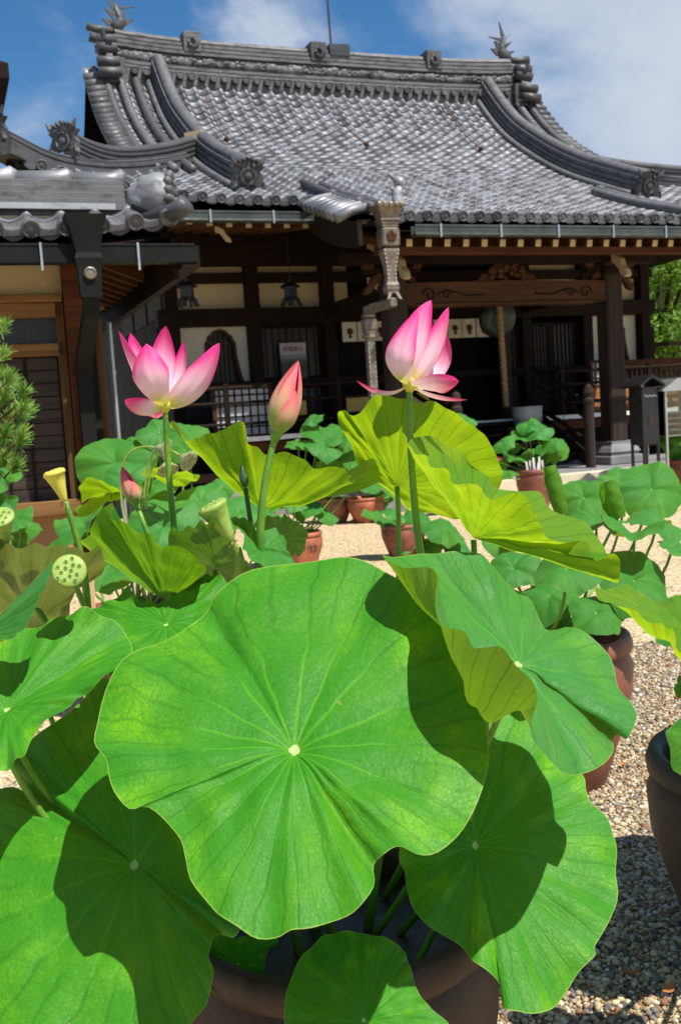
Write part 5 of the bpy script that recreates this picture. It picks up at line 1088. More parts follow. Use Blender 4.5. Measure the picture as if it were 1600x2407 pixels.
# C: tilted leaf above it, yellow-green underside towards us
k = lambda x, y: (900+x/2.24, 950+y/2.24)
Cn = [(125, 235, 1.52), (165, 250, 1.49), (215, 275, 1.46), (255, 330, 1.44), (350, 340, 1.43), (400, 390, 1.42), (500, 430, 1.42), (560, 508, 1.42), (680, 492, 1.42), (770, 550, 1.42), (830, 640, 1.42), (850, 700, 1.42), (960, 735, 1.43), (1030, 712, 1.45), (1080, 740, 1.44), (1130, 812, 1.42), (1210, 797, 1.42), (1250, 832, 1.42), (1255, 905, 1.42), (1222, 940, 1.44), (1180, 860, 1.52), (1140, 730, 1.6), (1060, 640, 1.66), (940, 580, 1.70), (860, 540, 1.72), (830, 460, 1.74), (780, 435, 1.75), (700, 450, 1.75), (600, 430, 1.74), (530, 380, 1.72), (440, 300, 1.70), (380, 230, 1.66), (290, 178, 1.62), (170, 178, 1.57), (130, 208, 1.54)]
traced_leaf(mp_, (*k(475, 705), 1.71), [(*k(x, y), d*1.095) for x, y, d in Cn], B_(.08, .12), top=(0, .2, 1), mat='leaf_yellow', ruffle=.003, dimple=.0, label='sloping wavy leaf with bright yellow-green underside', r=.0055)
# D: upright backlit leaf behind the tall flower
Dn = [(793, 978), (806, 962), (822, 978), (846, 970), (870, 945), (905, 932), (940, 931), (975, 935), (1010, 940), (1050, 960), (1088, 985), (1110, 1006), (1136, 1022), (1156, 1052), (1175, 1090), (1181, 1128), (1160, 1160), (1120, 1195), (1080, 1214), (1040, 1211), (1000, 1206), (955, 1200), (935, 1180), (905, 1150), (870, 1112), (842, 1088), (825, 1050), (803, 1005)]
traced_leaf(mp_, (933, 1140, 1.98), Dn, B_(.03, .10), n=(.12, .62, .77), mat='leaf_yellow', ruffle=.004, label='upright backlit yellow-green leaf behind the tall flower', dimple=.0, r=.0055, start=(0, 0, -1))
# E: cup-shaped leaf under the pointed bud
e = lambda x, y: (400+x/2.613, 950+y/2.613)
En = [(0, 140, 1.72), (30, 108, 1.68), (60, 165, 1.64), (100, 216, 1.61), (210, 200, 1.60), (250, 180, 1.60), (330, 155, 1.60), (455, 100, 1.60), (468, 225, 1.59), (530, 246, 1.59), (572, 300, 1.59), (680, 300, 1.59), (760, 340, 1.59), (830, 362, 1.59), (885, 405, 1.59), (950, 370, 1.60), (1020, 376, 1.60), (1080, 420, 1.61), (1112, 478, 1.62), (1160, 455, 1.66), (1200, 420, 1.70), (1225, 340, 1.74), (1285, 400, 1.76), (1278, 480, 1.78), (1215, 512, 1.80), (1100, 500, 1.86), (900, 470, 1.9), (700, 420, 1.92), (560, 400, 1.92), (440, 330, 1.92), (300, 250, 1.88), (120, 230, 1.8)]
traced_leaf(mp_, (*e(560, 640), 1.84), [(*e(x, y), d*1.07, .4 if d < 1.66 else .15) for x, y, d in En], B_(-.05, .10), top=(0, .1, 1), bv=(.0, -.02, -.03), mat='leaf_yellow', ruffle=.002, dimple=.0, label='cup-shaped backlit leaf below the pointed bud', start=(0, 0, -1))
# F: leaf seen from below at the left
q2 = lambda x, y: (x/2.613, 950+y/2.613)
Fn = [(480, 845, 1.66), (550, 815, 1.60), (560, 760, 1.57), (620, 650, 1.55), (688, 606, 1.55), (690, 690, 1.55), (710, 728, 1.54), (765, 742, 1.53), (850, 790, 1.52), (905, 797, 1.52), (960, 832, 1.51), (1000, 880, 1.51), (1100, 876, 1.51), (1200, 920, 1.51), (1218, 985, 1.52), (1258, 1032, 1.54), (1230, 1050, 1.64), (1150, 1020, 1.72), (1000, 960, 1.76), (850, 900, 1.78), (700, 860, 1.76), (560, 830, 1.72)]
traced_leaf(mp_, (*q2(1010, 1200), 1.68), [(*q2(x, y), d*1.05, .12 if d < 1.6 else .1) for x, y, d in Fn], B_(-.12, .03), top=(0, .2, 1), bv=(0, 0, -.03), mat='leaf_mid', ruffle=.002, dimple=.0, label='green cup-shaped leaf seen from below', start=(0, 0, -1))
# G: hanging leaf lower right
g2 = lambda x, y: (800+x/1.96, 1400+y/1.96)
Gn = [(905, 640), (1000, 740), (1110, 822), (1132, 900), (1160, 960), (1220, 1022), (1260, 1090), (1280, 1170), (1268, 1290), (1276, 1400), (1240, 1490), (1190, 1580), (1160, 1630), (1162, 1670), (1100, 1730), (1050, 1812), (990, 1890), (920, 1922), (830, 1915), (755, 1900), (742, 1800), (680, 1740), (610, 1692), (570, 1632), (480, 1572), (390, 1520), (330, 1440), (305, 1360), (300, 1250), (272, 1192), (300, 1050), (400, 860), (520, 640), (640, 520), (760, 500)]
traced_leaf(mp_, (*g2(620, 1142), 1.53), [(*g2(x, y), .004*math.sin(i*1.7)) for i, (x, y) in enumerate(Gn)], B_(.12, -.10), n=(.16, -.66, .73), ruffle=.004, label='big drooping leaf half shaded, hanging over the pot edge', dimple=.014)
# H: large lower-left leaf
Hn = [(250, 1590), (330, 1690), (440, 1830), (540, 1990), (585, 2110), (560, 2200), (520, 2197), (497, 2218), (492, 2250), (503, 2287), (490, 2338), (455, 2387), (405, 2440), (300, 2500), (150, 2540), (0, 2500), (-110, 2380), (-150, 2200), (-130, 2020), (-70, 1900), (-30, 1862), (20, 1850), (60, 1858), (40, 1822), (25, 1790), (55, 1752), (120, 1715), (185, 1655)]
hof = {21: .03, 22: .045, 23: .03, 5: -.01, 6: .015}
traced_leaf(mp_, (315, 2025, 1.43), [(x, y, hof.get(i, 0)) for i, (x, y) in enumerate(Hn)], B_(-.12, -.12), n=(-.08, -.60, .80), ruffle=.004, label='big lower leaf with the round shadow across it', dimple=.014)
# I: leaf at the left edge
In = [(0, 1502), (46, 1482), (82, 1469), (117, 1455), (173, 1445), (224, 1447), (265, 1459), (296, 1487), (310, 1517), (296, 1548), (245, 1604), (189, 1635), (163, 1665), (112, 1701), (77, 1737), (51, 1780), (20, 1798), (-20, 1806), (-90, 1800), (-160, 1740), (-190, 1640), (-150, 1550), (-60, 1510)]
traced_leaf(mp_, (15, 1665, 1.44), [(x, y, -.02+.01*math.sin(i*1.1)) for i, (x, y) in enumerate(In)], B_(-.16, -.02), n=(.10, -.52, .85), ruffle=.005, label='yellow-veined leaf above the largest lower leaf')
# J: shaded leaf behind the largest leaf's shoulder
Jn = [(214, 1430), (250, 1415), (300, 1403), (350, 1412), (392, 1408), (422, 1375), (465, 1352), (505, 1357), (530, 1375), (560, 1420), (540, 1480), (470, 1530), (380, 1570), (290, 1560), (230, 1490)]
traced_leaf(mp_, (390, 1465, 1.60), Jn, B_(-.1, .02), n=(.0, -.50, .86), ruffle=.006, label='dark leaf in shade behind the shoulder of the largest leaf')
# K: dull curled leaf at the far left
Kn = [(-60, 1330), (0, 1300), (60, 1288), (130, 1284), (190, 1286), (240, 1297), (246, 1330), (195, 1380), (165, 1420), (160, 1465), (110, 1482), (60, 1500), (0, 1512), (-80, 1480), (-110, 1400)]
traced_leaf(mp_, (75, 1475, 1.86), Kn, B_(-.18, .03), n=(.1, .55, .80), mat='leaf_dry', ruffle=.006, label='dull brownish leaf standing behind the facing seed pod', start=(0, 0, -1))
K2 = [(0, 1462, 1.47), (40, 1455, 1.47), (68, 1420, 1.46), (78, 1390, 1.45), (105, 1345, 1.44), (130, 1316, 1.44), (112, 1362, 1.41), (98, 1402, 1.41), (78, 1444, 1.41), (50, 1484, 1.41), (0, 1508, 1.42), (-70, 1525, 1.44), (-90, 1480, 1.5)]
traced_leaf(mp_, (-55, 1505, 1.45), K2, B_(-.2, -.03), top=(.3, .2, .9), mat='leaf_blue', ruffle=.001, dimple=0, pleat=.001, label='narrow rolled leaf edge beside the facing seed pod', start=(0, 0, -1))
# L, P: small leaves between bud stalk and pot
Ln = [(536, 1220, 1.72), (560, 1219, 1.70), (591, 1229, 1.68), (607, 1245, 1.68), (645, 1245, 1.7), (668, 1268, 1.68), (676, 1294, 1.66), (696, 1333, 1.64), (664, 1342, 1.58), (626, 1334, 1.56), (590, 1320, 1.57), (572, 1288, 1.60), (574, 1260, 1.64), (553, 1234, 1.68)]
traced_leaf(mp_, (620, 1290, 1.67), Ln, B_(-.04, .04), top=(0, -.2, 1), mat='leaf_blue', ruffle=.002, label='small folded pale leaf at the foot of the bud stalk')
traced_leaf(mp_, (655, 1272, 1.86), [(626, 1214), (653, 1210), (680, 1222), (706, 1231), (724, 1249), (718, 1276), (714, 1303), (683, 1307), (640, 1320), (600, 1290), (605, 1240)], B_(-.02, .12), n=(0, .5, .85), mat='leaf', ruffle=.003, start=(0, 0, -1))
traced_leaf(mp_, (505, 1330, 1.80), [(396, 1262), (430, 1238), (480, 1230), (520, 1238), (560, 1285), (585, 1328), (592, 1350), (540, 1385), (480, 1390), (430, 1350)], B_(-.08, .1), n=(0, .45, .88), mat='leaf', ruffle=.004, start=(0, 0, -1))
# M, N: leaves in the deep shade near the pot
traced_leaf(mp_, (560, 2265, 1.50), [(490, 2222), (520, 2196), (558, 2206), (600, 2195), (655, 2205), (630, 2240), (616, 2290), (590, 2331), (553, 2342), (502, 2337), (488, 2280)], B_(-.08, -.16), n=(.1, -.6, .8), ruffle=.003)
traced_leaf(mp_, (855, 2397, 1.36), [(668, 2377), (686, 2295), (716, 2239), (767, 2198), (834, 2188), (890, 2203), (941, 2229), (961, 2264), (982, 2326), (1012, 2371), (1056, 2410), (1060, 2480), (960, 2560), (800, 2570), (690, 2490)], B_(.04, -.2), n=(.05, -.6, .8), ruffle=.003)
# one more pale leaf edge by the pot, right of the largest leaf
traced_leaf(mp_, (1140, 1640, 1.52), [(1118, 1612), (1150, 1622), (1182, 1652), (1165, 1668), (1135, 1672), (1125, 1640)], B_(.1, .0), n=(0, .4, .9), mat='leaf_dry', ruffle=.002, stk=True, start=(0, 0, -1))

# ---- left flower
def W_at(x, y, d): return at(x, y, d)
fb = W_at(388, 955, 1.760); fl = flower_root(mp_, 'flower', fb)
cb_ = -cF
def P_(base, ctrl, tip, w, outn, cup=.5, mat='petal', **k): return petal(fl, W_at(*base), W_at(*ctrl), W_at(*tip), w*1.62/2400, outn, cup, mat, **k)
U = V3((0, 0, 1)); X_ = V3((1, 0, 0)); Yc = V3((0, -1, 0))
P_((388, 953, 1.765), (378, 880, 1.830), (390, 766, 1.805), 40, (0, .6, .2), .45, seed=1)               # back centre, inside visible
P_((388, 953, 1.770), (430, 900, 1.820), (432, 803, 1.820), 30, (.5, .8, 0), .45, seed=2)                # small back right
P_((388, 953, 1.770), (330, 900, 1.830), (307, 783, 1.820), 34, (-.5, .8, 0), .45, seed=3)               # back left
P_((386, 955, 1.760), (318, 915, 1.740), (279, 778, 1.770), 40, (-.85, -.4, -.1), .5, seed=4)            # far left
P_((392, 955, 1.760), (468, 935, 1.740), (516, 806, 1.760), 46, (.55, -.75, -.3), .5, seed=5)            # big right
P_((392, 955, 1.770), (470, 915, 1.810), (497, 868, 1.800), 30, (.8, .5, -.2), .5, seed=6)
P_((386, 957, 1.755), (338, 905, 1.675), (344, 808, 1.715), 47, (-.15, -1, .1), .55, seed=7, sharp=1.7)    # front, outer face to camera
P_((382, 956, 1.755), (345, 985, 1.740), (294, 940, 1.730), 31, (-.2, -.7, -.6), .5, seed=8, sharp=2.2)      # dropping petal
m = MB(); m.smooth = True; m.lathe([(.004, -.012), (.010, -.003), (.012, .004), (.010, .010), (.006, .013), (.001, .014)], 14, fb); add_to(m.build('receptacle', M['pod_yellow']), fl)
add_to(stalk(None, fb, at(420, 1330, 1.800), .0052, 'stalk', bow=(-.006, 0, 0), n=16), fl); add_to(stalk(None, at(420, 1329, 1.800), B_(-.1, .05), .0062, 'stalk', n=10), fl)
# ---- tall right flower
fb = W_at(962, 908, 1.720); fl = flower_root(mp_, 'flower', fb)
P_((962, 905, 1.730), (1050, 900, 1.780), (1050, 790, 1.775), 40, (.6, .7, 0), .5, seed=11)             # back right
P_((960, 905, 1.730), (960, 830, 1.790), (1008, 712, 1.760), 42, (-.2, .8, 0), .5, seed=12)              # back
P_((964, 905, 1.725), (1030, 850, 1.720), (1054, 722, 1.735), 38, (.6, -.7, .0), .6, seed=13)          # right
P_((961, 905, 1.725), (962, 800, 1.685), (1013, 706, 1.725), 42, (.2, -1, .1), .5, seed=14)            # centre front
P_((957, 905, 1.715), (893, 862, 1.625), (984, 728, 1.69), 44, (-.5, -.9, .0), .5, seed=15)           # left front
P_((963, 905, 1.720), (1010, 925, 1.655), (1078, 897, 1.670), 33, (.15, -.75, -.7), .5, seed=16, sharp=2.0)  # flat right petal
P_((966, 908, 1.725), (1020, 950, 1.710), (1097, 940, 1.720), 17, (.1, -.3, -1), .4, seed=17)           # lower right
P_((958, 908, 1.720), (905, 955, 1.705), (838, 895, 1.700), 17, (-.1, -.35, -1), .4, seed=18)           # left, spread
m = MB(); m.smooth = True; m.lathe([(.004, -.012), (.010, -.003), (.012, .004), (.010, .010), (.006, .013), (.001, .014)], 14, fb); add_to(m.build('receptacle', M['pod_yellow']), fl)
add_to(stalk(None, fb, at(992, 1330, 1.740), .0056, 'stalk', bow=(-.012, 0, 0), n=16), fl); add_to(stalk(None, at(992, 1329, 1.740), B_(.05, .02), .0064, 'stalk', n=10), fl)
# ---- pointed buds
bud(mp_, at(648, 1024, 1.63), at(702, 846, 1.63), 38*1.63/2400, at(612, 1345, 1.66), bow=(-.004, 0, 0), sr=.0058); stalk(mp_.children[-1], at(612, 1344, 1.66), B_(-.03, -.02), .0068, 'stalk', n=8)
bud(mp_, at(322, 1188, 1.80), at(287, 1096, 1.79), 22*1.8/2400, B_(-.13, .02), sr=.005, bow=(.01, 0, 0))
bud(mp_, at(577, 1148, 1.70), at(568, 1090, 1.70), 11*1.7/2400, B_(-.03, .06), mat='stalk_dark', smat='stalk_dark', sr=.0045)
# ---- seed pods
seed_pod(mp_, at(126, 1107, 1.6), V3((-.26, -.10, 1)), 27*1.6/2400, .048, at(208, 1455, 1.66), 'pod_yellow', sr=.0052, bow=(0, 0, 0)); stalk(mp_.children[-1], at(208, 1454, 1.66), B_(-.17, -.04), .0056, 'stalk', n=8)
seed_pod(mp_, at(163, 1341, 1.50), V3((.18, -.93, .35)), 41*1.5/2400, .036, B_(-.2, .1), 'pod', holes=13, sr=.005, bow=(-.05, .05, .05))
seed_pod(mp_, at(496, 1186, 1.64), V3((-.42, -.12, .92)), 38*1.64/2400, .066, at(556, 1372, 1.70), 'pod', smat='stalk_light', sr=.0062, bow=(.006, 0, 0)); stalk(mp_.children[-1], at(556, 1371, 1.70), B_(-.06, -.04), .0066, 'stalk_light', n=8)
seed_pod(mp_, at(0, 1212, 1.6), V3((.05, -.62, .78)), 34*1.6/2400, .05, at(76, 1410, 1.78), 'pod', sr=.006, bow=(-.01, 0, 0)); stalk(mp_.children[-1], at(76, 1409, 1.78), B_(-.2, .1), .006, 'stalk', n=8)

# ================================================================== other pots and plants
def leaf_px(plant, x, y, d, rpx, nrm, base, mat='leaf_far', kind=None, spin=None): return gen_leaf(plant, at(x, y, d), nrm, rpx*d/2400, base, kind, mat, spin)
def pot_at(x, yrim, R, h, mat, label, name='pot', group='lotus pots in the yard'):
    P = on_ground(x, yrim, h); o = pot((P.x, P.y), R, h, mat, label, name=name, group=group); return P, o
# right neighbour at the frame edge
Pn = on_ground(1552, 1795, .48); Pn = V3((Pn.x+.27, Pn.y+.05, 0)); pot((Pn.x, Pn.y), .27, .48, 'pot_black', 'dark brown pot with smooth black rim on the sunlit gravel', group='lotus pots in the yard')
pr = plant_root('lotus_plant', (Pn.x, Pn.y, .41), 'lotus plant rising from the dark pot with the smooth black rim', 'potted lotus plants'); bs = (Pn.x, Pn.y, .41)
On = [(1400, 1381, 2.0), (1403, 1400, 1.95), (1440, 1420, 1.9), (1480, 1437, 1.86), (1537, 1463, 1.84), (1570, 1478, 1.83), (1583, 1495, 1.82), (1602, 1535, 1.82), (1660, 1560, 1.84), (1740, 1560, 1.9), (1790, 1500, 2.0), (1780, 1430, 2.1), (1700, 1395, 2.16), (1600, 1401, 2.16), (1543, 1411, 2.16), (1512, 1396, 2.14), (1480, 1376, 2.12), (1449, 1381, 2.1), (1418, 1394, 2.06)]
traced_leaf(pr, (1605, 1475, 2.0), [(x, y, d, .5 if d < 1.9 else 0) for x, y, d in On], bs, top=(0, 0, 1), bv=(-.03, -.02, -.05), mat='leaf_yellow', ruffle=.003, dimple=0, label='wavy bright leaf reaching over the gravel')
for x, y, d, r_, n in ((1640, 1610, 2.0, 60, (-.2, -.1, 1)), (1700, 1500, 2.3, 160, (0, -.2, 1)), (1800, 1650, 2.0, 190, (.2, -.4, 1)), (1690, 1760, 1.75, 120, (-.3, -.3, 1)), (1900, 1400, 2.4, 180, (.2, 0, 1)), (1850, 1850, 1.7, 170, (0, -.4, 1))): leaf_px(pr, x, y, d, r_, n, bs, 'leaf_far')
# big reddish pot behind, mid right
P = on_ground(1483, 1482, .5); Pm = V3((P.x-.27, P.y+.05, 0)); pot((Pm.x, Pm.y), .27, .5, 'pot_red', 'reddish brown pot half hidden behind the curled leaf', group='lotus pots in the yard')
pm = plant_root('lotus_plant', (Pm.x, Pm.y, .43), 'lotus plant with rolled young leaves in the reddish brown pot', 'potted lotus plants'); bm0 = V3((Pm.x, Pm.y, .43)); dm = Pm.y
for x, y, dd, r_, n, mt, kd in ((1372, 1170, .3, 66, (-.2, -.75, .65), 'leaf_far', 0), (1530, 1150, .35, 85, (.1, -.75, .6), 'leaf_far', 0), (1470, 1150, .45, 70, (0, -.6, .8), 'leaf_blue', 2), (1400, 1235, .1, 72, (-.1, -.15, 1), 'leaf_far', 1), (1545, 1225, .1, 72, (.3, -.3, .9), 'leaf_blue', 3), (1490, 1262, -.1, 80, (.1, .1, 1), 'leaf_far', 4), (1580, 1290, -.1, 40, (.4, -.4, .8), 'leaf_blue', 5), (1490, 1365, -.15, 98, (.25, -.72, .65), 'leaf_far', 0), (1330, 1337, -.35, 82, (-.05, -.45, .9), 'leaf_far', 3), (1205, 1335, .0, 66, (-.3, -.55, .8), 'leaf_blue', 0), (1290, 1400, -.1, 70, (-.1, -.6, .8), 'leaf_far', 6), (1400, 1440, -.2, 68, (.1, -.6, .8), 'leaf_far', 0), (1300, 1462, -.05, 44, (-.2, -.3, .9), 'leaf_far', 2), (1240, 1260, .2, 60, (-.3, -.3, 1), 'leaf_far', 4), (1180, 1270, .3, 55, (-.1, -.5, 1), 'leaf_far', 1)):
    leaf_px(pm, x, y, dm+dd, r_, n, bm0+V3((random.uniform(-.12, .12), random.uniform(-.1, .1), 0)), mt, kd)
def rolled_leaf(plant, p0, p1, r0, base, mat='leaf_far', turns=1.6):
    p0, p1 = V3(p0), V3(p1); ax = (p1-p0).normalized(); a = ax.orthogonal().normalized(); b = ax.cross(a); Gd = []; U_ = []; L = (p1-p0).length
    for i in range(16):
        t = i/15; row = []; ur = []
        for j in range(40):
            w = j/39; q = w*turns*2*math.pi+1.2+t*.6; rr = r0*(.55+.45*w)*(.8+.35*math.sin(t*2.6+.2)); row.append(tuple(p0+ax*L*t+(a*math.cos(q)+b*math.sin(q))*rr*(1+.04*math.sin(t*19+j*.5)))); ur.append((w*.5+.3, t*.5+.2))
        Gd.append(row); U_.append(ur)
    o = link('rolled_leaf', grid_mesh('rolled_leaf', Gd, False, (M[mat],), U_)); add_to(o, plant); stalk(o, p0+(p1-p0)*.02, base, .005, 'stalk', thorn=False); return o
bpy.context.view_layer.update()
rolled_leaf(pm, at(1318, 1208, dm), at(1288, 1096, dm), 19*dm/2400, bm0, 'leaf_mid'); rolled_leaf(pm, at(1452, 1218, dm-.05), at(1428, 1132, dm-.05), 24*dm/2400, bm0, 'leaf_mid', 1.1)
# plant behind on the left, pot hidden among leaves
P = on_ground(330, 1420, .45); Pl = V3((P.x, P.y, 0)); pot((Pl.x, Pl.y), .26, .45, 'pot_red', 'brown pot hidden behind the leaves near the wooden stake', group='lotus pots in the yard')
dl = Pl.y; pl = plant_root('lotus_plant', (Pl.x, Pl.y, .39), 'lotus plant with withered drooping seed pods behind the left flower', 'potted lotus plants'); bl = V3((Pl.x, Pl.y, .39))
for x, y, dd, r_, n, mt, kd in ((272, 1090, .6, 92, (.05, -.8, .6), 'leaf_far', 0), (300, 1125, .35, 60, (.1, -.75, .65), 'leaf_blue', 0), (262, 1158, .2, 78, (0, .15, 1), 'leaf_yellow', 1), (375, 1015, .7, 58, (.1, -.6, .7), 'leaf_blue', 3), (440, 1015, .7, 52, (.2, -.5, .8), 'leaf_far', 0), (320, 1060, .7, 60, (.2, -.6, .7), 'leaf_far', 6), (400, 1130, .3, 70, (.1, .3, .9), 'leaf_yellow', 2), (385, 1235, 0, 90, (.1, -.75, .65), 'leaf_blue', 0), (470, 1180, .3, 66, (.2, -.4, .8), 'leaf_blue', 1), (520, 1145, .5, 48, (0, -.4, .9), 'leaf_blue', 3), (200, 1240, 0, 60, (-.3, -.4, .8), 'leaf_blue', 4), (255, 1330, -.3, 80, (-.1, -.5, .8), 'leaf_far', 3), (300, 1365, -.4, 60, (.2, -.1, .9), 'leaf_far', 1), (440, 1060, .5, 50, (-.2, -.5, .8), 'leaf_far', 5), (360, 1140, .5, 60, (-.2, -.5, .7), 'leaf_far', 6), (230, 1190, .2, 60, (-.3, -.3, .8), 'leaf_yellow', 5), (150, 1290, -.1, 70, (-.4, -.3, .8), 'leaf_far', 2), (560, 1200, .3, 60, (.2, -.5, .8), 'leaf_blue', 0), (470, 1290, -.1, 80, (.2, -.6, .8), 'leaf_far', 6), (340, 1300, 0, 80, (0, -.6, .8), 'leaf_far', 0), (620, 1230, .4, 50, (.2, -.4, .8), 'leaf_far', 2)):
    leaf_px(pl, x, y, dl+dd, r_, n, bl+V3((random.uniform(-.14, .14), random.uniform(-.12, .12), 0)), mt, kd)
for x, y, ax, sx, sy in ((395, 1058, (.9, -.2, -.25), 350, 1080), (396, 1108, (.3, -.5, -.75), 380, 1085), (445, 1085, (.7, -.5, -.5), 420, 1080)):
    seed_pod(pl, at(x, y, dl-.1), V3(ax), 26*dl/2400, .05, bl+V3((random.uniform(-.1, .1), -.05, 0)), 'pod_dry', 'stalk_light', .005, bow=(0, 0, .12), holes=9, withered=True)
def far_flower(plant, P, R, up=(0, 0, 1), base=None, mat='petal_deep'):
    P = V3(P); fl_ = flower_root(plant, 'flower', P); upv = V3(up).normalized()
    for k_ in range(9):
        a = k_*2.4; rad = V3((math.cos(a), math.sin(a), 0)); op = .55 if k_ < 4 else 1.0; petal(fl_, P, P+rad*R*.75*op+upv*R*.35, P+rad*R*op+upv*R*(1.15-.6*op), R*.34, rad-upv*.2, .5, mat, ns=9, nt=7, seed=k_)
    if base is not None: add_to(stalk(None, P, base, .004, 'stalk', thorn=False), fl_)
far_flower(pl, at(368, 985, dl+1.0), .065, base=bl)
# far pots in front of the hall
def far_plant(x, yrim, R, h, mat, lab_pot, lab_plant, leaves, flowers=(), lr=1.0, pots=True):
    P = on_ground(x, yrim, h); o = pot((P.x, P.y), R, h, mat, lab_pot, group='lotus pots in the yard'); p_ = plant_root('lotus_plant', (P.x, P.y, h*.85), lab_plant, 'potted lotus plants'); b = V3((P.x, P.y, h*.85)); d = P.y
    for i, (lx, ly, r_) in enumerate(leaves):
        n = V3((random.uniform(-.4, .4), random.uniform(-.75, -.1), random.uniform(.55, 1))); leaf_px(p_, lx, ly, d+random.uniform(-.2, .2), r_, n, b+V3((random.uniform(-.1, .1), random.uniform(-.1, .1), 0)), random.choice(['leaf_far', 'leaf_far', 'leaf_blue']), random.choice([0, 0, 3, 6, 2]))
    for fx, fy, fr in flowers: far_flower(p_, at(fx, fy, d-.2), fr, base=b)
    return o, p_
o23, _ = far_plant(697, 1250, .21, .33, 'terracotta', 'terracotta pot marked 23 on the gravel', 'lotus plant in the terracotta pot marked 23', [(745, 1015, 40), (760, 1052, 44), (720, 1045, 34), (790, 1010, 36), (700, 1050, 30), (810, 1070, 40), (735, 985, 30), (780, 1090, 40), (835, 1085, 34), (720, 1195, 44), (760, 1205, 40), (690, 1180, 36), (640, 1190, 40), (770, 1035, 34), (820, 1030, 34), (660, 1120, 40)])
try:
    fc = bpy.data.curves.new('n', 'FONT'); fc.body = '23'; fc.size = .085; fc.align_x = 'CENTER'; ft = bpy.data.objects.new('t', fc); COL.objects.link(ft); me = bpy.data.meshes.new_from_object(ft.evaluated_get(bpy.context.evaluated_depsgraph_get())); bpy.data.objects.remove(ft)
    a0 = math.atan2(-o23.location.y, -o23.location.x)+.62; co = np.empty(len(me.vertices)*3); me.vertices.foreach_get('co', co); co = co.reshape(-1, 3); Rr = .2185; hh = .17
    A_ = a0+co[:, 0]/Rr; out = np.stack([Rr*np.cos(A_), Rr*np.sin(A_), hh+co[:, 1]], -1); me.vertices.foreach_set('co', out.ravel()); me.update(); me.materials.append(M['black']); link('painted_number', me, o23)
except Exception as ex: print('num', ex)
far_plant(1255, 1102, .22, .5, 'pot_red', 'dark red pot with white tags before the hall steps', 'leafy lotus plant with white tags before the hall steps', [(1235, 1030, 40), (1265, 1012, 36), (1200, 1045, 36), (1300, 1040, 32), (1250, 1070, 40), (1180, 1040, 30), (1285, 1065, 34), (1215, 1075, 36), (1310, 1065, 30), (1240, 1000, 30), (1192, 1110, 30), (1170, 1095, 24)], [(1168, 1085, .07)])
far_plant(1612, 1078, .24, .42, 'pot_red', 'red pot at the foot of the glass incense case', 'pink-flowering lotus at the foot of the glass incense case', [(1575, 1040, 30), (1600, 1030, 34), (1560, 1045, 24), (1590, 1060, 28), (1620, 1050, 34), (1640, 1035, 34)], [(1594, 1004, .07)])
far_plant(858, 1168, .22, .3, 'terracotta', 'terracotta pot standing right of a darker pot below the veranda', 'lotus plant below the hall veranda behind the upright leaf', [(900, 1125, 40), (860, 1140, 36), (930, 1160, 40), (890, 1165, 36), (950, 1140, 36), (1095, 985, 28), (830, 1120, 34)])
far_plant(786, 1170, .2, .3, 'pot_red', 'darker brown pot beside the terracotta one below the veranda', 'small lotus plant in the darker brown pot below the veranda', [(800, 1130, 34), (770, 1120, 34), (820, 1100, 30), (775, 1150, 30)])
far_plant(946, 1230, .19, .3, 'pot_red', 'purplish brown pot behind the tall flower stalk', 'low lotus plant with small pale leaves behind the tall flower stalk', [(895, 1232, 52), (1045, 1245, 56), (950, 1280, 36), (1010, 1285, 44), (1080, 1290, 40), (985, 1215, 40), (930, 1205, 36)])
far_plant(-40, 1345, .25, .46, 'pot_red', 'brown pot beneath the pine at the wall', 'lotus plant with broad leaves beneath the pine', [(10, 1120, 42), (0, 1175, 44), (40, 1220, 44), (-30, 1140, 50), (20, 1240, 44), (65, 1250, 34), (15, 1290, 50), (-20, 1200, 50)])
tp = on_ground(1255, 1102, .5)
for i in range(8):   # white tags standing in the pot before the steps
    m = MB(); h_ = random.uniform(.12, .2); m.box(-.011, .011, -.002, .002, -.06, h_); o = m.build('plant_tag', M['white'], None, (tp.x-.1+i*.026+random.uniform(-.008, .008), tp.y-.16+random.uniform(-.02, .02), .46), (random.uniform(-.1, .1), random.uniform(-.2, .2), 0)); tag(o, 'narrow white plastic tag stuck in the pot before the hall steps', 'tag', 'white plant tags')
# wooden stake by the left pots
a, b = at(200, 1330, 2.6), at(188, 1500, 2.55); a = V3(a); g_ = V3((b.x, b.y, 0)); m = MB(); m.bar(g_, (a.x, a.y, a.z), .038, .02, (0, 1, 0)); st = m.build('wooden_stake', M['wood_pale']); tag(st, 'pale new wooden stake standing behind the facing seed pod', 'stake')

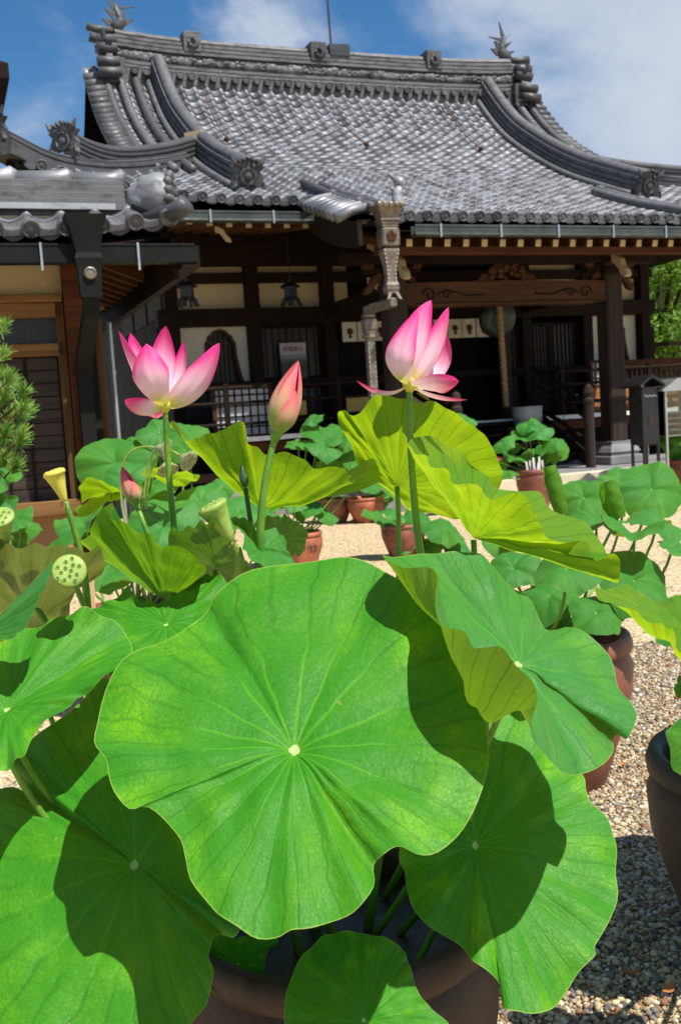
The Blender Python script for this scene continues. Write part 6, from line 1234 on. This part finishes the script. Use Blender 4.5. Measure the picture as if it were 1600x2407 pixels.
# ================================================================== pine at the left
def pine(x, y, d):
    base = on_ground(-60, 1400, 0); base = at(-70, 1040, d); base.z = 0; root = empty('pine_tree', base, 0, 'young pine with bright needle tufts against the dark board wall', 'pine tree'); m = MB(); m.smooth = True; top = at(-55, 700, d); m.tube([base, V3((base.x+.02, base.y, 1.0)), top], [.05, .035, .012], 8); tr = add_noinv(m.build('trunk', M['wood_brown']), root); m = MB(); nd = MB(); nd2 = MB()
    tufts = [(x_, y_) for x_, y_ in ((5, 770), (15, 830), (-20, 800), (30, 905), (10, 940), (55, 920), (70, 965), (40, 985), (15, 1010), (50, 1030), (30, 1065), (10, 1080), (-10, 1000), (-30, 900), (60, 1010), (0, 870), (20, 885), (-40, 1060), (40, 1095), (62, 955), (25, 965), (5, 1050), (-20, 950), (45, 945), (10, 910))]
    for x_, y_ in tufts:
        P = at(x_+random.uniform(-6, 6), y_+random.uniform(-6, 6), d+random.uniform(-.3, .3)); j = V3((base.x+.02, base.y, P.z-.18)); m.tube([j, (j+P)/2+V3((0, 0, -.03)), P], [.010, .008, .004], 6)
        ax = ((P-j).normalized()+V3((0, 0, .7))).normalized()
        for q in range(130):
            dv_ = (ax+V3((random.gauss(0, .55), random.gauss(0, .55), random.gauss(0, .45)))).normalized(); s0 = P-ax*random.uniform(0, .07); L = random.uniform(.05, .095); sd_ = dv_.orthogonal().normalized()*.0024; (nd if random.random() < .65 else nd2).add([s0-sd_, s0+sd_, s0+dv_*L+sd_*.5, s0+dv_*L-sd_*.5], [(0, 1, 2, 3)])
    add_noinv(m.build('branch', M['wood_brown']), root)['kind'] = 'stuff'; a_ = add_noinv(nd.build('crown', M['needle']), root); a_['kind'] = 'stuff'; b_ = add_noinv(nd2.build('pale_needles', M['needle_pale']), root); b_['kind'] = 'stuff'
def add_noinv(o, r_): o.parent = r_; o.matrix_parent_inverse = Matrix.Translation(-V3(r_.location)); return o
M['needle'] = plain('pine_needles', (.08, .24, .025), .5, 0, .3, 8, 0); M['needle_pale'] = plain('young_pine_needles', (.30, .40, .06), .5, 0, .3, 8, 0)
pine(0, 0, 6.3)

# ================================================================== broadleaf trees beyond the hall
def leaf_tree_mat(name, a, b, tr=.35):
    t = NT(name); oi = t.N('ShaderNodeAttribute', attribute_name='var'); c = t.mix(oi.outputs['Fac'], a, b); pr = t.bsdf(c, .5, 0, None, .3); tl = t.N('ShaderNodeBsdfTranslucent'); t.put(tl.inputs[0], t.mix(.5, c, (.4, .5, .02))); m_ = t.N('ShaderNodeMixShader'); m_.inputs[0].default_value = tr; t.l.new(pr, m_.inputs[1]); t.l.new(tl.outputs[0], m_.inputs[2]); return t.end(m_.outputs[0])
M['tree_a'] = leaf_tree_mat('maple_leaves', (.05, .15, .02), (.17, .31, .03)); M['tree_b'] = leaf_tree_mat('evergreen_leaves', (.03, .09, .02), (.09, .2, .03))
def tree(loc, h, rad, mat, label, zc=.62, n=5200, ls=.10):
    root = empty('tree', loc, 0, label, 'tree', 'trees beyond the hall'); m = MB(); m.smooth = True; m.tube([(0, 0, 0), (.1, .05, h*.3), (.0, .1, h*.55), (.1, 0, h*.85)], [h*.03, h*.024, h*.017, h*.006], 9); cl = []
    for i in range(16):
        a = i*2.4; rr = rad*random.uniform(.35, .95); z = h*(zc+random.uniform(-.26, .33)); e_ = V3((rr*math.cos(a), rr*math.sin(a), z)); cl.append((e_, random.uniform(.28, .48)*rad)); m.tube([(0, 0, z*.62), e_*.6+V3((0, 0, z*.3)), e_], [h*.012, h*.008, h*.003], 6)
    m.build('trunk', M['wood_pillar'], root); ci = rng.integers(0, len(cl), n); Cc = np.array([c[0][:] for c in cl])[ci]; Rc = np.array([c[1] for c in cl])[ci]
    dv_ = rng.normal(0, 1, (n, 3)); dv_ /= np.linalg.norm(dv_, axis=1)[:, None]; Pp = Cc+dv_*(Rc*rng.random(n)**.45)[:, None]*np.array([1, 1, .75]); nr_ = dv_+rng.normal(0, .7, (n, 3))+np.array([0, 0, .6]); nr_ /= np.linalg.norm(nr_, axis=1)[:, None]; a_ = np.cross(nr_, rng.normal(0, 1, (n, 3))); a_ /= np.linalg.norm(a_, axis=1)[:, None]; b_ = np.cross(nr_, a_); L = ls*rng.uniform(.6, 1.3, n)[:, None]
    Vv = np.stack([Pp-a_*L, Pp+b_*L*.5-nr_*L*.12, Pp+a_*L, Pp-b_*L*.5-nr_*L*.12], 1).reshape(-1, 3); Ff = np.arange(n*4).reshape(-1, 4)
    me = bpy.data.meshes.new('crown'); me.from_pydata(Vv.tolist(), [], Ff.tolist()); me.materials.append(M[mat]); at__ = me.attributes.new('var', 'FLOAT', 'POINT'); at__.data.foreach_set('value', np.repeat(rng.random(n), 4).astype(np.float32)); me.update(); link('crown', me, root)
T1 = at(1555, 900, 24); tree((T1.x, T1.y, 0), 5.6, 2.0, 'tree_a', 'bright green maple standing just past the hall corner', .6, 6500, .085)
T2 = at(1720, 900, 27); tree((T2.x, T2.y, 0), 6.4, 2.6, 'tree_a', 'taller bright green tree beside the maple past the hall', .55, 5200, .10)
T3 = at(1560, 900, 33); tree((T3.x, T3.y, 0), 7.2, 3.6, 'tree_b', 'dark evergreen tree behind the maple past the hall', .5, 6500, .14)
T4 = at(1800, 900, 36); tree((T4.x, T4.y, 0), 8, 4, 'tree_b', 'dark evergreen tree furthest behind the bright trees', .5, 5200, .15)
hd = MB(); hc = at(1600, 1000, 40); m = MB()
# wooden pen fence by the trees
fe = empty('wooden_fence', (at(1545, 1000, 21).x, at(1545, 1000, 21).y, 0), YAW, 'weathered rail fence of dark posts in front of the maple', 'fence')
for i in range(6): m = MB(); m.box(-1.0+i*.9-.05, -1.0+i*.9+.05, -.05, .05, 0, 2.7); m.build('post', M['wood_dark'], fe)
for z in (1.2, 1.75, 2.3): m = MB(); m.box(-1.2, 3.8, -.07, -.052, z, z+.09); m.build('rail', M['wood_dark_h'], fe)

# ================================================================== incense box and glass case near the porch
ib = at(1517, 1100, 13.4); IBZ = .30
ce = empty('incense_cabinet', (ib.x, ib.y, 0), YAW, 'black metal incense cabinet with small gabled roof on thin legs', 'cabinet')
zt = at(1520, 905, 13.4).z; zb2 = at(1520, 1045, 13.4).z; m = MB(); m.box(-.13, .13, -.14, .14, zb2, zt-.02, .01); m.build('box', M['black'], ce)
m = MB(); m.prism([(-.2, 0), (0, .13), (.2, 0), (.2, -.03), (0, .09), (-.2, -.03)], (0, -.2, zt), (1, 0, 0), (0, 0, 1), (0, .4, 0)); m.build('roof', M['black'], ce)
for x in (-.11, .11):
    for y in (-.12, .12): m = MB(); m.box(x-.015, x+.015, y-.015, y+.015, 0, zb2); m.build('leg', M['black'], ce)
m = MB()
for i in range(6): m.lathe([(.012, 0), (.010, .006), (.001, .007)], 8, (-.08+.032*i, -.142, zt-.14-(i % 2)*.012), Mf)
m.build('vent', M['steel'], ce)
m = MB(); m.box(-.04, .05, -.146, -.14, zb2+.25, zb2+.36); m.build('label_plate', M['wood_pillar'], ce)
gc = at(1585, 1100, 13.6); ge = empty('glass_case', (gc.x, gc.y, 0), YAW, 'steel framed glass incense case with peaked top on legs', 'glass case'); zt = at(1585, 915, 13.6).z; zb2 = at(1585, 1020, 13.6).z
for x in (-.28, .28):
    for y in (-.2, .2): m = MB(); m.box(x-.015, x+.015, y-.015, y+.015, 0, zt); m.build('leg', M['steel'], ge)
m = MB(); m.prism([(-.36, 0), (-.12, .14), (.12, .14), (.36, 0), (.36, -.02), (-.36, -.02)], (0, -.26, zt), (1, 0, 0), (0, 0, 1), (0, .52, 0)); m.build('top', M['steel'], ge)
for nm_, bx_ in (('pane', (-.265, .265, -.205, -.2, zb2, zt-.02)), ('pane', (-.265, .265, .2, .205, zb2, zt-.02)), ('pane', (-.285, -.28, -.185, .185, zb2, zt-.02)), ('pane', (.28, .285, -.185, .185, zb2, zt-.02))): m = MB(); m.box(*bx_); m.build(nm_, M['glass'], ge)
for k_ in range(5): m = MB(); z = zb2-.02+k_*.075; m.box(-.25, .25, -.17, .17, z, z+.018); m.build('shelf', M['steel'], ge)
# fallen leaf litter and tiny weeds on the gravel
for i, (x, y) in enumerate(((1372, 1862), (1345, 1820), (1560, 1975), (1570, 2330), (1480, 2290), (1590, 1900), (1462, 1800))):
    P = on_ground(x, y, .012); m = MB(); L = random.uniform(.018, .034); a = random.uniform(0, 6.28)
    Gd = [[tuple(P+V3((L*(s*math.cos(a)-t*.45*math.sin(a)*(1-s*s)), L*(s*math.sin(a)+t*.45*math.cos(a)*(1-s*s)), .008*(s*s)+.004*abs(t)))) for t in (-1, -.5, 0, .5, 1)] for s in np.linspace(-.99, .99, 8)]
    o = link('fallen_leaf', grid_mesh('fallen_leaf', Gd, False, (M['orange_wood'],))); tag(o, 'dry brown fallen leaf lying on the gravel', 'leaf', 'fallen leaves on the gravel')
